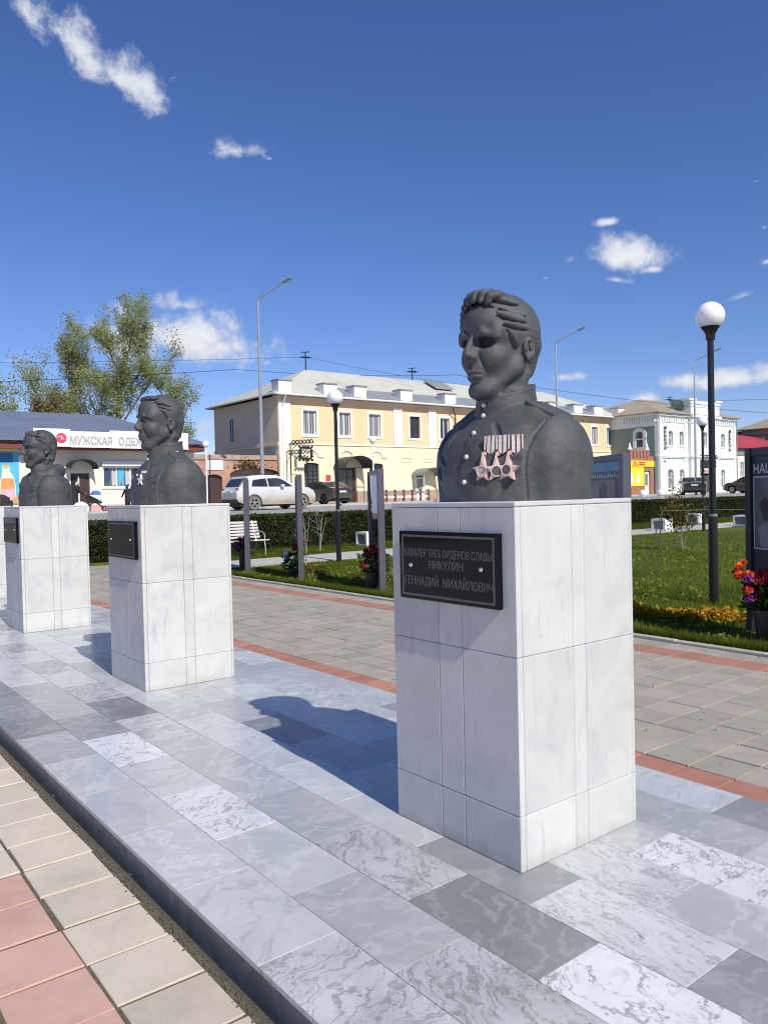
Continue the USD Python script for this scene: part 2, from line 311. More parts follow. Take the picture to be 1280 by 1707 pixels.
# painted cast stone of the busts with dust on it
def bust_mat(name, tone, seed):
    n = {'g': ('geometry', {}), 'o': ('mapping', {'location': (seed, seed * 2, seed * 3)}),
         'c': ('noise_texture', {'scale': 7.0, 'detail': 6.0, 'roughness': .65}),
         'r': ('rgb_ramp', {'ramp': [(.25, tuple(np.array((.050, .052, .056)) * tone)), (.5, tuple(np.array((.069, .071, .076)) * tone)), (.8, tuple(np.array((.094, .095, .098)) * tone))]}),
         'st': ('mapping', {'scale': (14, 14, 1.2)}), 'sn': ('noise_texture', {'scale': 1.4, 'detail': 4.0}), 'sr': ('map_range', {'from_min': .55, 'from_max': .75, 'to_max': .40, 'clamp': True}), 'x': ('mix_color', {'b': (.125, .125, .125)}),
         'd': ('noise_texture', {'scale': 90.0, 'detail': 3.0}), 'dr': ('map_range', {'from_min': .66, 'from_max': .72, 'to_max': .35, 'clamp': True}), 'x2': ('mix_color', {'b': (.17, .17, .165)}),
         'b': ('noise_texture', {'scale': 42.0, 'detail': 8.0, 'roughness': .72}), 'bm': ('bump', {'strength': .5, 'distance': .007}),
         'b2': ('voronoi_texture', {'scale': 130.0}), 'b2r': ('map_range', {'from_min': 0.0, 'from_max': .25, 'to_min': 0.0, 'to_max': 1.0, 'clamp': True}), 'bm2': ('bump', {'strength': .25, 'distance': .002}),
         'p': ('principled_bsdf', {'roughness': .60, 'specular_ior_level': .4})}
    l = [('g.position', 'o.vector'), ('o.vector', 'c.vector'), ('c.fac', 'r.fac'), ('o.vector', 'st.vector'), ('st.vector', 'sn.vector'), ('sn.fac', 'sr.value'), ('sr.result', 'x.fac'), ('r.color', 'x.a'),
         ('o.vector', 'd.vector'), ('d.fac', 'dr.value'), ('dr.result', 'x2.fac'), ('x.result', 'x2.a'), ('x2.result', 'p.base_color'),
         ('g.position', 'b.vector'), ('b.fac', 'bm.height'), ('g.position', 'b2.vector'), ('b2.distance', 'b2r.value'), ('b2r.result', 'bm2.height'), ('bm.normal', 'bm2.normal'), ('bm2.normal', 'p.normal')]
    return mat(name, n, l)
bust_mat('bust_grey', 1.0, 3); bust_mat('bust_brown', .92, 9); bust_mat('bust_slate', .85, 15)
plain('button_white', (.62, .61, .58), .5, .1, 30)
plain('medal_pink', (.62, .44, .41), .5, .25, 40, .2, 120)
plain('ribbon_dark', (.09, .075, .075), .7, .2, 40)
plain('ribbon_white', (.60, .52, .50), .7, .2, 40)
plain('medal_white', (.66, .66, .68), .4, .1, 40)
mat('plaque_black', {'g': ('geometry', {}), 'n': ('noise_texture', {'scale': 9.0, 'detail': 4.0}), 'r': ('map_range', {'from_min': .3, 'from_max': .7, 'to_min': .03, 'to_max': .09}), 'p': ('principled_bsdf', {'base_color': (.004, .005, .008), 'specular_ior_level': .22})},
    [('g.position', 'n.vector'), ('n.fac', 'r.value'), ('r.result', 'p.roughness')])
plain('plaque_line', (.10, .10, .10), .5, .15, 60)
plain('bolt_steel', (.75, .75, .74), .25, .05, 30, metallic=1.0)
# concrete pavers
for nm, c in (('paver_beige', (.54, .465, .385)), ('paver_tan', (.57, .495, .41)), ('paver_pink', (.60, .37, .305)), ('paver_grey', (.355, .315, .265)), ('paver_grey_dark', (.335, .30, .25)), ('paver_red', (.38, .18, .135)), ('paver_red_pale', (.44, .21, .15))):
    for tn, tf in (('', 1.0), ('_worn', .94), ('_pale', 1.06)):
        c_ = np.array(c) * tf
        mat(nm + tn, {'g': ('geometry', {}), 'n': ('noise_texture', {'scale': 3.2, 'detail': 8.0, 'roughness': .68}), 'r': ('rgb_ramp', {'ramp': [(.25, tuple(c_ * .80)), (.48, tuple(c_)), (.75, tuple(c_ * 1.12))]}),
            's': ('noise_texture', {'scale': 190.0, 'detail': 2.0}), 'sr': ('map_range', {'from_min': .60, 'from_max': .75, 'to_max': .35, 'clamp': True}), 'x': ('mix_color', {'b': tuple(c_ * .6)}),
            'k': ('noise_texture', {'scale': 1.6, 'detail': 5.0, 'distortion': .8}), 'kr': ('map_range', {'from_min': .60, 'from_max': .72, 'to_max': .22, 'clamp': True}), 'x2': ('mix_color', {'b': tuple(c_ * .6)}),
            'b': ('noise_texture', {'scale': 140.0, 'detail': 8.0, 'roughness': .7}), 'bm': ('bump', {'strength': .4, 'distance': .004}), 'p': ('principled_bsdf', {'roughness': .9, 'specular_ior_level': .3})},
            [('g.position', 'n.vector'), ('n.fac', 'r.fac'), ('g.position', 's.vector'), ('s.fac', 'sr.value'), ('sr.result', 'x.fac'), ('r.color', 'x.a'), ('g.position', 'k.vector'), ('k.fac', 'kr.value'), ('kr.result', 'x2.fac'), ('x.result', 'x2.a'), ('x2.result', 'p.base_color'), ('g.position', 'b.vector'), ('b.fac', 'bm.height'), ('bm.normal', 'p.normal')])
plain('joint_sand', (.15, .128, .085), .95, .45, 30, .8, 220, bdist=.01)
plain('earth', (.17, .15, .12), .95, .3, 3, .6, 90, bdist=.02)
plain('gravel_dark', (.11, .10, .08), .95, .6, 90, .9, 160, bdist=.01)
plain('kerb_concrete', (.42, .40, .37), .85, .15, 9, .3, 120)
plain('path_concrete', (.44, .42, .38), .85, .12, 2.0, .25, 60)
plain('asphalt', (.30, .295, .285), .85, .14, 1.5, .4, 150)
def leafy(name, c1, c2, c3, scale=1.3, trans=.3, rough=.6):
    n = {'g': ('geometry', {}), 'n': ('noise_texture', {'scale': scale, 'detail': 5.0, 'roughness': .7}), 'w': ('white_noise_texture', {}), 'mx': ('math', {'math_type': 'multiply_add', 'value2': .35, 'value3': -.17}), 'ad': ('math', {'math_type': 'add'}),
         'r': ('rgb_ramp', {'ramp': [(.3, c1), (.5, c2), (.72, c3)]}), 'p': ('principled_bsdf', {'roughness': rough, 'specular_ior_level': .15}), 't': ('translucent_bsdf', {}), 'm': ('mix_closure', {'fac': trans})}
    l = [('g.position', 'n.vector'), ('g.random_per_island', 'mx.value1'), ('n.fac', 'ad.value1'), ('mx.value', 'ad.value2'), ('ad.value', 'r.fac'), ('r.color', 'p.base_color'), ('r.color', 't.color'), ('p.BSDF', 'm.closure1'), ('t.BSDF', 'm.closure2')]
    del n['w']
    return mat(name, n, l, 'm.closure')
leafy('grass_blade', (.095, .125, .014), (.165, .205, .022), (.32, .31, .07), 1.1, .4, .9)
leafy('lawn_soil', (.085, .105, .016), (.13, .155, .022), (.21, .20, .05), 3.0, .0, 1.0)
leafy('hedge_leaf', (.040, .052, .016), (.075, .09, .027), (.14, .145, .05), 2.2, .25)
leafy('tree_leaf', (.34, .37, .14), (.47, .50, .25), (.62, .63, .41), .35, .5)
leafy('tree_leaf_brown', (.25, .19, .08), (.36, .27, .12), (.46, .36, .18), .3, .45)
leafy('yellow_leaf', (.40, .22, .015), (.70, .46, .03), (.85, .66, .14), 9.0, .25)
leafy('bush_leaf', (.10, .085, .02), (.22, .16, .03), (.33, .24, .05), 4.0, .3)
plain('bark', (.13, .105, .08), .9, .3, 6, .6, 40)
plain('bark_pale', (.38, .33, .26), .9, .2, 9)
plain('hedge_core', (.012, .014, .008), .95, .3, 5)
# buildings
def plaster(name, c, dirt=.25, scale=.5, bump=.12):
    c = np.array(c)
    n = {'g': ('geometry', {}), 'n': ('noise_texture', {'scale': scale, 'detail': 8.0, 'roughness': .65}), 'r': ('rgb_ramp', {'ramp': [(.25, tuple(c * (1 - dirt))), (.45, tuple(c * .96)), (.6, tuple(c)), (.85, tuple(np.clip(c * 1.06, 0, 1)))]}),
         's': ('mapping', {'scale': (3, 3, .35)}), 'sn': ('noise_texture', {'scale': 1.0, 'detail': 5.0}), 'sr': ('map_range', {'from_min': .58, 'from_max': .8, 'to_max': dirt, 'clamp': True}), 'x': ('mix_color', {'b': tuple(c * .55)}),
         'b': ('noise_texture', {'scale': 25.0, 'detail': 5.0}), 'bm': ('bump', {'strength': bump, 'distance': .02}), 'p': ('principled_bsdf', {'roughness': .85, 'specular_ior_level': .3})}
    l = [('g.position', 'n.vector'), ('n.fac', 'r.fac'), ('g.position', 's.vector'), ('s.vector', 'sn.vector'), ('sn.fac', 'sr.value'), ('sr.result', 'x.fac'), ('r.color', 'x.a'), ('x.result', 'p.base_color'), ('g.position', 'b.vector'), ('b.fac', 'bm.height'), ('bm.normal', 'p.normal')]
    return mat(name, n, l)
plaster('plaster_peach', (.82, .58, .35), .15); plaster('plaster_yellow', (.84, .74, .50), .15); plaster('plaster_white', (.82, .81, .79), .10); plaster('plaster_grey', (.74, .58, .42), .25)
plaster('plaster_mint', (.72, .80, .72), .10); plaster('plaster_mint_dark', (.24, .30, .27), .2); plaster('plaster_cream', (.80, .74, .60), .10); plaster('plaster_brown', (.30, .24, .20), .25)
def bricks(name, c1, c2, mortar, w=.25, h=.075, axis='y'):
    n = {'g': ('geometry', {}), 'sx': ('separate_xyz', {}), 'cx': ('combine_xyz', {}), 'b': ('brick_texture', {'color1': c1, 'color2': c2, 'mortar': mortar, 'scale': 1.0, 'brick_width': w, 'row_height': h, 'mortar_size': .008, 'bias': 0.0}),
         'n': ('noise_texture', {'scale': .9, 'detail': 7.0, 'roughness': .7}), 'nr': ('map_range', {'from_min': .45, 'from_max': .7, 'to_max': .7, 'clamp': True}), 'x': ('mix_color', {'b': tuple(np.array(mortar) * 1.05)}),
         'bm': ('bump', {'strength': .4, 'distance': .01}), 'p': ('principled_bsdf', {'roughness': .9})}
    l = [('g.position', 'sx.vector'), ('sx.' + axis, 'cx.x'), ('sx.z', 'cx.y'), ('cx.vector', 'b.vector'), ('g.position', 'n.vector'), ('n.fac', 'nr.value'), ('nr.result', 'x.fac'), ('b.color', 'x.a'), ('x.result', 'p.base_color'), ('b.fac', 'bm.height'), ('bm.normal', 'p.normal')]
    return mat(name, n, l)
bricks('brick_old', (.42, .17, .10), (.33, .13, .08), (.52, .42, .33)); bricks('brick_plinth', (.40, .25, .17), (.33, .20, .14), (.45, .40, .34)); bricks('brick_red', (.42, .14, .08), (.36, .11, .07), (.30, .20, .15))
def sheet_roof(name, c, period=.18, axis='y', rough=.6, dirt=.2, metallic=0.0):
    c = np.array(c)
    n = {'g': ('geometry', {}), 'sx': ('separate_xyz', {}), 'm': ('math', {'math_type': 'multiply', 'value2': 2 * math.pi / period}), 'sn': ('math', {'math_type': 'sine'}), 'bm': ('bump', {'strength': .8, 'distance': .03}),
         'n': ('noise_texture', {'scale': .7, 'detail': 8.0, 'roughness': .65}), 'r': ('rgb_ramp', {'ramp': [(.25, tuple(c * (1 - dirt))), (.5, tuple(c)), (.8, tuple(np.clip(c * 1.12, 0, 1)))]}), 'p': ('principled_bsdf', {'roughness': rough, 'metallic': metallic})}
    l = [('g.position', 'sx.vector'), ('sx.' + axis, 'm.value1'), ('m.value', 'sn.value1'), ('sn.value', 'bm.height'), ('bm.normal', 'p.normal'), ('g.position', 'n.vector'), ('n.fac', 'r.fac'), ('r.color', 'p.base_color')]
    return mat(name, n, l)
sheet_roof('roof_slate_sheet', (.50, .50, .44), .3, 'y', .9, .18); sheet_roof('roof_slate_hip', (.48, .48, .43), .3, 'x', .9, .18); sheet_roof('roof_blue_sheet', (.16, .185, .26), .25, 'y', .45, .2); sheet_roof('roof_brown', (.33, .28, .21), .35, 'y', .9, .3); sheet_roof('roof_brown_hip', (.36, .31, .23), .35, 'x', .9, .3)
sheet_roof('roof_red', (.42, .05, .06), .3, 'y', .5, .12); sheet_roof('roof_grey_metal', (.26, .27, .28), .5, 'y', .5, .2)
plain('maroon_trim', (.16, .045, .035), .6, .2, 5); plain('sign_white', (.78, .78, .77), .5, .05, 2); plain('sign_letter', (.42, .40, .38), .5, .1, 9); plain('sign_red', (.60, .05, .10), .5, .1, 5)
plain('poster_blue', (.08, .42, .68), .5, .15, 1); plain('poster_deep_blue', (.03, .16, .36), .5, .1, 1); plain('poster_yellow', (.80, .74, .22), .5, .15, .6); plain('poster_orange', (.80, .30, .09), .5, .3, 3); plain('poster_pink', (.75, .40, .50), .5, .2, 4); plain('poster_white', (.80, .80, .80), .5, .05, 3)
plain('kiosk_yellow', (.85, .62, .02), .5, .06, 2); plain('kiosk_lemon', (.88, .78, .03), .5, .06, 2); plain('window_white', (.74, .74, .73), .4, .05, 5); plain('iron_black', (.014, .014, .015), .45, .2, 20); plain('door_brown', (.055, .03, .024), .5, .25, 6); plain('wood_brown', (.13, .065, .05), .7, .3, 9)
plain('paint_black_gloss', (.012, .012, .014), .3, .2, 12); plain('galvanised', (.42, .43, .44), .45, .12, 9, metallic=.6); plain('stand_grey', (.105, .105, .125), .42, .12, 5, metallic=.3); plain('stand_black', (.018, .018, .022), .4, .2, 9)
plain('bench_white', (.60, .56, .52), .7, .25, 9); plain('grey_metal', (.20, .205, .20), .5, .2, 9); plain('box_white', (.74, .74, .72), .6, .08, 8); plain('box_grey', (.20, .20, .21), .7, .15, 9); plain('fence_green', (.05, .085, .05), .5, .2, 9)
plain('pot_black', (.010, .010, .012), .4, .2, 20); plain('cloud_print', (.17, .175, .18), .5, .3, 3); plain('print_dark', (.022, .022, .026), .45, .5, 4); plain('print_grey', (.085, .088, .086), .45, .45, 4); plain('print_sepia', (.20, .185, .155), .45, .35, 6); plain('print_blue', (.10, .24, .33), .45, .2, 2); plain('print_white', (.45, .45, .44), .45, .1, 8); plain('print_navy', (.03, .06, .10), .45, .2, 3)
for nm, c in (('petal_pink', (.70, .13, .20)), ('petal_rose', (.78, .42, .42)), ('petal_crimson', (.30, .012, .025)), ('petal_red', (.55, .03, .025)), ('petal_orange', (.75, .16, .03)), ('petal_purple', (.20, .03, .24)), ('petal_magenta', (.38, .05, .26)), ('petal_green', (.20, .42, .07)), ('petal_white', (.62, .66, .70)), ('petal_yellow', (.75, .58, .04)), ('petal_teal', (.10, .30, .30))):
    plain(nm, c, .7, .25, 30, trans=.2)
leafy('weed_leaf', (.16, .20, .03), (.24, .28, .05), (.36, .38, .11), 2.0, .3, .8)
leafy('bouquet_leaf', (.02, .04, .012), (.04, .075, .02), (.08, .11, .04), 9, .2)
mat('glass_dark', {'g': ('geometry', {}), 'n': ('noise_texture', {'scale': .8, 'detail': 3.0}), 'r': ('rgb_ramp', {'ramp': [(.35, (.02, .022, .026)), (.6, (.05, .055, .06)), (.8, (.13, .135, .14))]}), 'p': ('principled_bsdf', {'roughness': .06, 'specular_ior_level': .7})}, [('g.position', 'n.vector'), ('n.fac', 'r.fac'), ('r.color', 'p.base_color')])
mat('glass_curtain', {'g': ('geometry', {}), 'sx': ('separate_xyz', {}), 'm': ('math', {'math_type': 'multiply', 'value2': 34.0}), 's': ('math', {'math_type': 'sine'}), 'r': ('rgb_ramp', {'ramp': [(.0, (.10, .10, .11)), (.6, (.28, .28, .29)), (1, (.50, .50, .51))]}), 'p': ('principled_bsdf', {'roughness': .08, 'specular_ior_level': .7})}, [('g.position', 'sx.vector'), ('sx.y', 'm.value1'), ('m.value', 's.value1'), ('s.value', 'r.fac'), ('r.color', 'p.base_color')])
mat('globe_white', {'p': ('principled_bsdf', {'base_color': (.80, .80, .80), 'roughness': .25, 'subsurface_weight': .25, 'subsurface_scale': .05})}, [])
mat('clear_panel', {'f': ('fresnel', {'IOR': 1.45}), 't': ('transparent_bsdf', {'color': (.80, .84, .82)}), 'gl': ('glossy_bsdf', {'roughness': .03, 'color': (1, 1, 1)}), 'p': ('mix_closure', {})}, [('f.fac', 'p.fac'), ('t.BSDF', 'p.closure1'), ('gl.BSDF', 'p.closure2')], 'p.closure')
def carpaint(name, c, coat=1.0, rough=.35, dirt=0.0, metallic=0.0):
    c = np.array(c)
    n = {'g': ('geometry', {}), 'tc': ('texture_coordinate', {}), 'n': ('noise_texture', {'scale': 2.5, 'detail': 7.0, 'roughness': .65}), 'sx': ('separate_xyz', {}), 'mr': ('map_range', {'from_min': .30, 'from_max': .85, 'to_min': 1.0, 'to_max': 0.0, 'clamp': True}), 'a': ('math', {'math_type': 'multiply'}), 'b': ('math', {'math_type': 'multiply', 'value2': 1.7 * dirt, 'use_clamp': True}),
         'x': ('mix_color', {'a': tuple(c), 'b': (.36, .29, .21)}), 'ct': ('map_range', {'from_min': 0.0, 'from_max': .5, 'to_min': coat, 'to_max': .0, 'clamp': True}), 'p': ('principled_bsdf', {'roughness': rough, 'metallic': metallic, 'coat_roughness': .05})}
    l = [('g.position', 'n.vector'), ('tc.object', 'sx.vector'), ('sx.z', 'mr.value'), ('n.fac', 'a.value1'), ('mr.result', 'a.value2'), ('a.value', 'b.value1'), ('b.value', 'x.fac'), ('x.result', 'p.base_color'), ('b.value', 'ct.value'), ('ct.result', 'p.coat_weight')]
    return mat(name, n, l)
carpaint('paint_white', (.60, .60, .59), dirt=1.25); carpaint('paint_graphite', (.045, .046, .05), dirt=.25, metallic=.4); carpaint('paint_black', (.010, .010, .012), dirt=.08)
plain('tyre', (.022, .021, .02), .9, .25, 20); plain('tyre_dusty', (.17, .14, .11), .9, .3, 9); plain('rim_silver', (.45, .44, .42), .35, .15, 9, metallic=.8); plain('lamp_red', (.38, .012, .02), .15, .2, 9, coat=.8); plain('lamp_clear', (.60, .62, .64), .1, .1, 9, coat=1.0); plain('plastic_black', (.02, .02, .02), .6, .2, 20); plain('plate_white', (.66, .66, .66), .5, .05, 9)
plain('skin', (.45, .28, .20), .6, .1, 9); plain('coat_black', (.018, .016, .022), .85, .2, 20); plain('scarf_light', (.55, .50, .50), .85, .4, 60); plain('hair_dark', (.02, .014, .01), .6, .2, 40); plain('hood_blue', (.04, .14, .45), .7, .15, 9); plain('bag_white', (.62, .60, .58), .7, .15, 20)

# ---------------------------------------------------------------- ground, street, paving
PX0_ = -13.9
PZ = -0.12                                          # top of the plaza paving (the platform's top is z = 0)
def sheet_profile(prof, y0, y1, step=None):
    """(x, z) profile extruded along y as one sheet"""
    xs = np.array(prof, float)
    v = np.vstack([np.column_stack([xs[:, 0], np.full(len(xs), y), xs[:, 1]]) for y in (y0, y1)])
    n = len(xs); i = np.arange(n - 1)
    f = np.vstack([np.column_stack([i, i + 1, n + i + 1]), np.column_stack([i, n + i + 1, n + i])])
    m = trimesh.Trimesh(v, f, process=False)
    if m.face_normals[:, 2].mean() < 0: m.invert()
    return m
structure('ground', sheet_profile([(-900, .93), (-37, .93), (-26.0, .93), (-25.0, .90), (-21.6, .03), (-19.0, -.165), (-17, -.18), (900, -.18)], -900, 900), M['earth'])
structure('road', sheet_profile([(-37.0, 1.0), (-36.5, 1.0), (-31, 1.02), (-25.6, .99), (-25.3, .94)], -260, 420), M['asphalt'])
structure('pavement', box(-43.0, -36.97, -260, 420, .90, 1.09), M['path_concrete'])
kb = thing('kerb', 'long grey concrete kerb between the road and the far pavement', 'kerb')
for k in range(26):
    obj('kerb_stone', top_box(-36.965, -36.78, 4 + 3.0 * k, 6.99 + 3.0 * k, .9, 1.11, .02), M['kerb_concrete'], kb)
structure('lawn', box(-14.6, 40.0, 5.47, 160, -.19, -.085), M['lawn_soil'])
structure('lawn', box(-19.4, -16.62, 4.9, 160, -.19, -.07), M['lawn_soil'])
structure('lawn', box(-24.0, -19.0, -40, 4.9, -.19, -.095), M['lawn_soil'])
structure('path', box(-16.6, -14.62, 5.47, 160, -.19, -.06), M['path_concrete'])
# the bed of sand that shows in the joints
structure('paving_bed', box(-21.0, 25.0, -30, -1.188, -.20, PZ - .0075), M['joint_sand'])
structure('paving_bed', box(-21.0, 25.0, 1.47, 5.36, -.20, PZ - .012), M['joint_sand'])
structure('paving_bed', box(-21.0, PX0_ , -1.18, 1.465, -.20, PZ - .012), M['joint_sand'])
structure('paving', box(-70.0, 45.0, -60, -4.06, -.19, PZ - .003), M['paver_beige'])

def paver_field(name, label, xs, ys, pick, limit, view, jit, bev, gapw):
    """slabs on a grid; the LIMIT nearest to the camera are parts, the others one joined part"""
    root = tag(UsdGeom.Xform.Define(stage, '/World/' + numbered('/World', name)).GetPrim(), label, None, None, 'structure')
    cells = []
    for i in range(len(xs) - 1):
        for j in range(len(ys) - 1):
            cx, cy = (xs[i] + xs[i + 1]) / 2, (ys[j] + ys[j + 1]) / 2
            cells.append((view(cx, cy), i, j))
    cells.sort(); far = {}
    rg = np.random.default_rng(31)
    for q, (d, i, j) in enumerate(cells):
        jx, jy, jz = rg.uniform(-jit, jit, 3); gap = gapw + abs(rg.normal(0, gapw * .35))
        m = top_box(xs[i] + gap + jx, xs[i + 1] - gap + jx, ys[j] + gap + jy, ys[j + 1] - gap + jy, PZ - .05, PZ + jz * .5, bev)
        m.vertices[8:, 2] += rg.uniform(-.0012, .0012, 4); cj = rg.normal(0, gapw * .28, (4, 2)); m.vertices[4:8, :2] += cj; m.vertices[8:, :2] += cj
        mt = str(pick(i, j, xs[i], ys[j], rg)); mt = mt.replace('_pale', '') + str(rg.choice(['', '', '_worn', '_pale']))
        if q < limit: obj('paver', m, M[mt], root)
        else: far.setdefault(mt, []).append(m)
    for mt, ms in far.items():
        obj('far_pavers', cat_(ms), M[mt], root, kind='stuff')
    return root
# in front of the platform: beige slabs 0.31 m square, two pink rows
fx = np.round(np.arange(-29, 12) * .3135 - .432, 4); fy = np.array([-1.215 - .306 * k - (.022 if k else 0) - (.012 if k > 1 else 0) for k in range(9)])[::-1]
def pick_front(i, j, x, y, rg):
    row = 7 - j
    if row == 1: return 'paver_pink' if x > -1.75 else 'paver_tan'
    if row == 2 and -2.0 < x < -1.0: return 'paver_tan'
    if row in (5, 6): return 'paver_pink'
    return rg.choice(['paver_beige', 'paver_tan'])
paver_field('front_paving', 'beige and pink square concrete slabs in front of the marble platform', fx, fy, pick_front, 290, lambda x, y: math.hypot(x - 1.2, y + 1.6), .004, .0028, .0058)
structure('gap_bed', box(-21.0, 25.0, -1.187, -1.13, -.22, -.165), M['gravel_dark'])
# strip of dark gravel along the platform
gv = []
for k in range(2600):
    x = -9.5 + 11.5 * RNG.random() ** .8; y = -1.204 + RNG.normal(0, .011); s = RNG.uniform(.003, .009)
    o = trimesh.creation.icosahedron() if k == 0 else o0
    if k == 0: o0 = o
    gv.append(trimesh.Trimesh(o0.vertices * s * RNG.uniform(.6, 1.2, 3) + (x, y, PZ - .008 + s * .5), o0.faces, process=False))
obj('gravel', cat_(gv), M['gravel_dark'], None, kind='stuff', label='dark gravel and grit in the gap along the platform edge', cat='gravel')
# behind the platform: grey slabs with a red row on either side
bx = np.round(np.arange(-60, 16) * .3075 - .433, 4); by = np.array([1.675 - .31] + [1.675 + .3085 * k for k in range(13)])
def pick_back(i, j, x, y, rg):
    if j in (1, 11): return rg.choice(['paver_red', 'paver_red', 'paver_red_pale'])
    return rg.choice(['paver_grey', 'paver_grey', 'paver_grey_dark'])
paver_field('rear_paving', 'grey concrete slab path with a red row along each side behind the platform', bx, by, pick_back, 298, lambda x, y: math.hypot(x - 2.2, y + 2.4) if x > -9.5 else 50 + abs(x), .003, .0028, .0038)
lk = thing('lawn_kerb', 'thin grey concrete kerb between the grey path and the lawn', 'kerb')
for k in range(20):
    obj('kerb_stone', top_box(-14.6 + k, -13.61 + k, 5.385, 5.465, -.2, -.085 + RNG.uniform(-.004, .004), .008), M['kerb_concrete'], lk)

# ---------------------------------------------------------------- the marble platform
PX0, PX1 = -13.9, 4.6
plat = tag(UsdGeom.Xform.Define(stage, '/World/platform').GetPrim(), 'low platform tiled in grey veined marble under the busts', None, None, 'structure')
obj('platform_core', box(PX0 + .03, PX1 - .03, -1.12, 1.46, -.19, -.021), M['grout_white'], plat)
ROWS = [-1.157, -.826, -.495, -.165, .165, .495, .825, 1.155, 1.478]
SPECIAL = {(2, -.15): DARK[0], (1, -.48): PLAIN[3], (0, -.15): SWIRL[1], (1, .18): SWIRL[0], (2, .51): WHITE[0], (3, .18): FINE[0], (3, -.48): DARK[1], (3, -1.14): PLAIN[0], (4, .51): PLAIN[1], (4, -.15): FINE[1],
           (5, .18): WHITE[1], (5, -.48): PLAIN[1], (6, -.15): PLAIN[3], (6, .51): PLAIN[0], (7, .18): DARK[1], (7, -.48): PLAIN[2], (2, -.81): SWIRL[0], (1, -1.14): PLAIN[0], (1, -1.80): WHITE[1], (2, -1.47): PLAIN[3],
           (0, -.81): PLAIN[2], (0, -1.47): PLAIN[4], (0, -2.13): PLAIN[0], (2, -2.13): PLAIN[1], (3, -1.80): PLAIN[4], (1, -2.46): PLAIN[2], (1, -3.12): WHITE[0], (1, -3.78): DARK[1], (1, -4.44): PLAIN[3], (2, -4.11): DARK[2],
           (2, .51 + .66): PLAIN[1], (3, .84): DARK[1], (3, 1.5): PLAIN[1], (2, 1.17): DARK[1], (1, .84): FINE[0], (4, 1.17): PLAIN[1], (0, .51): FINE[0], (7, -2.46): DARK[1], (0, -5.43): DARK[0], (0, -4.77): DARK[1]}
SPECIAL = {(r_, round(x, 2)): m for (r_, x), m in SPECIAL.items()}
rg = np.random.default_rng(5)
for r_ in range(8):
    x = (-.15 if r_ % 2 == 0 else .18) - .66 * 22
    while x < PX1:
        a, b = max(x, PX0), min(x + .66, PX1)
        if b - a > .02:
            m = SPECIAL.get((r_, round(x, 2)))
            if m is None: m = rg.choice(np.array([0, 0, 0, 0, 0, 0, 1, 2, 3, 4])); m = {0: PLAIN[rg.integers(5)], 1: DARK[rg.integers(3)], 2: SWIRL[rg.integers(2)], 3: FINE[rg.integers(2)], 4: PLAIN[rg.integers(5)]}[int(m)]
            y0, y1 = ROWS[r_], ROWS[r_ + 1]
            obj('marble_tile', top_box(a + .0011, b - .0011, y0 + .0011, y1 - .0011, -.02, rg.uniform(-.0006, .0006), .0012), m, plat)
        x += .66
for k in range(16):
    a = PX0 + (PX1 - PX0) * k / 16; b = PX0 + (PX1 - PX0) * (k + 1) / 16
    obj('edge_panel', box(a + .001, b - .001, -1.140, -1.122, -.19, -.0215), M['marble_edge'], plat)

# ---------------------------------------------------------------- pedestals
PA, PH = .8128, 1.55                                 # side length and height
def pedestal(label, cx, cy, z0, lines):
    """cx, cy: the front right corner"""
    t = thing('pedestal', label, 'pedestal', (cx, cy, z0), 0, 'white marble pedestals in a row')
    obj('core', box(-PA + .02, -.02, .02, PA - .02, -.004, PH - .024), M['grout_grey'], t)
    zs = [0.0, .235, .900, PH - .022]; k = int(abs(cx) * 10)
    rr = np.random.default_rng(900 + k)
    def slab(x0, x1, y0, y1, z0_, z1):
        g = .0008
        obj('slab', bevel_box(x0 + g, x1 - g, y0 + g, y1 - g, z0_ + g, z1 - g, .0035), SLAB[rr.integers(3)], t)
    for a, b in zip(zs[:-1], zs[1:]):
        for x0, x1 in ((-PA, -.483), (-.483, -.330), (-.330, 0)):
            slab(x0, x1, 0, .035, a, b); slab(x0, x1, PA - .022, PA, a, b)
        for y0, y1 in ((.035, .363), (.363, .450), (.450, PA - .022)):
            slab(-.035, 0, y0, y1, a, b); slab(-PA, -PA + .035, y0, y1, a, b)
    obj('top_slab', bevel_box(-PA, 0, 0, PA, PH - .021, PH, .004), SLAB[0], t)
    pl = obj('plaque', bevel_box(-.72, -.073, -.030, -.0005, 1.097, 1.417, .003), M['plaque_black'], t)
    fr = Polygon([(-.700, 1.113), (-.092, 1.113), (-.092, 1.400), (-.700, 1.400)]); fr = fr.difference(fr.buffer(-.010, join_style=2))
    obj('plaque_border', ext_y(fr, -.0312, -.0302), M['plaque_line'], pl)
    for s, x0, x1, z, h in lines: obj('lettering', text_y(s, x0, x1, z, h, -.0302, .0012), M['plaque_line'], pl)
    for x, z in ((-.635, 1.257), (-.171, 1.262)):
        b = trimesh.creation.icosphere(2, .0115); b.vertices[:, 1] *= .6; b.apply_translation((x, -.031, z)); obj('bolt', b, M['bolt_steel'], pl, True)
    return t
ped1 = pedestal('nearest white marble pedestal with a lettered black plaque under the bust with three medals', 0, 0, 0,
    [('КАВАЛЕР ТРЕХ ОРДЕНОВ СЛАВЫ', -.682, -.106, 1.299, .036), ('НИКУЛИН', -.505, -.282, 1.246, .038), ('ГЕННАДИЙ  МИХАЙЛОВИЧ', -.680, -.103, 1.166, .040)])
PED2, PED3, PED4, PED0 = (-4.110, -.007, .0), (-8.02, -.016, .0), (-12.05, -.02, .0), (4.07, .0, .0)
pedestal('middle white marble pedestal with a blank looking black plaque, second from the right', *PED2, [])
pedestal('white marble pedestal under the bust with the wide coat collar', *PED3, [])
pedestal('white marble pedestal cut by the left edge of the picture', *PED4, [])
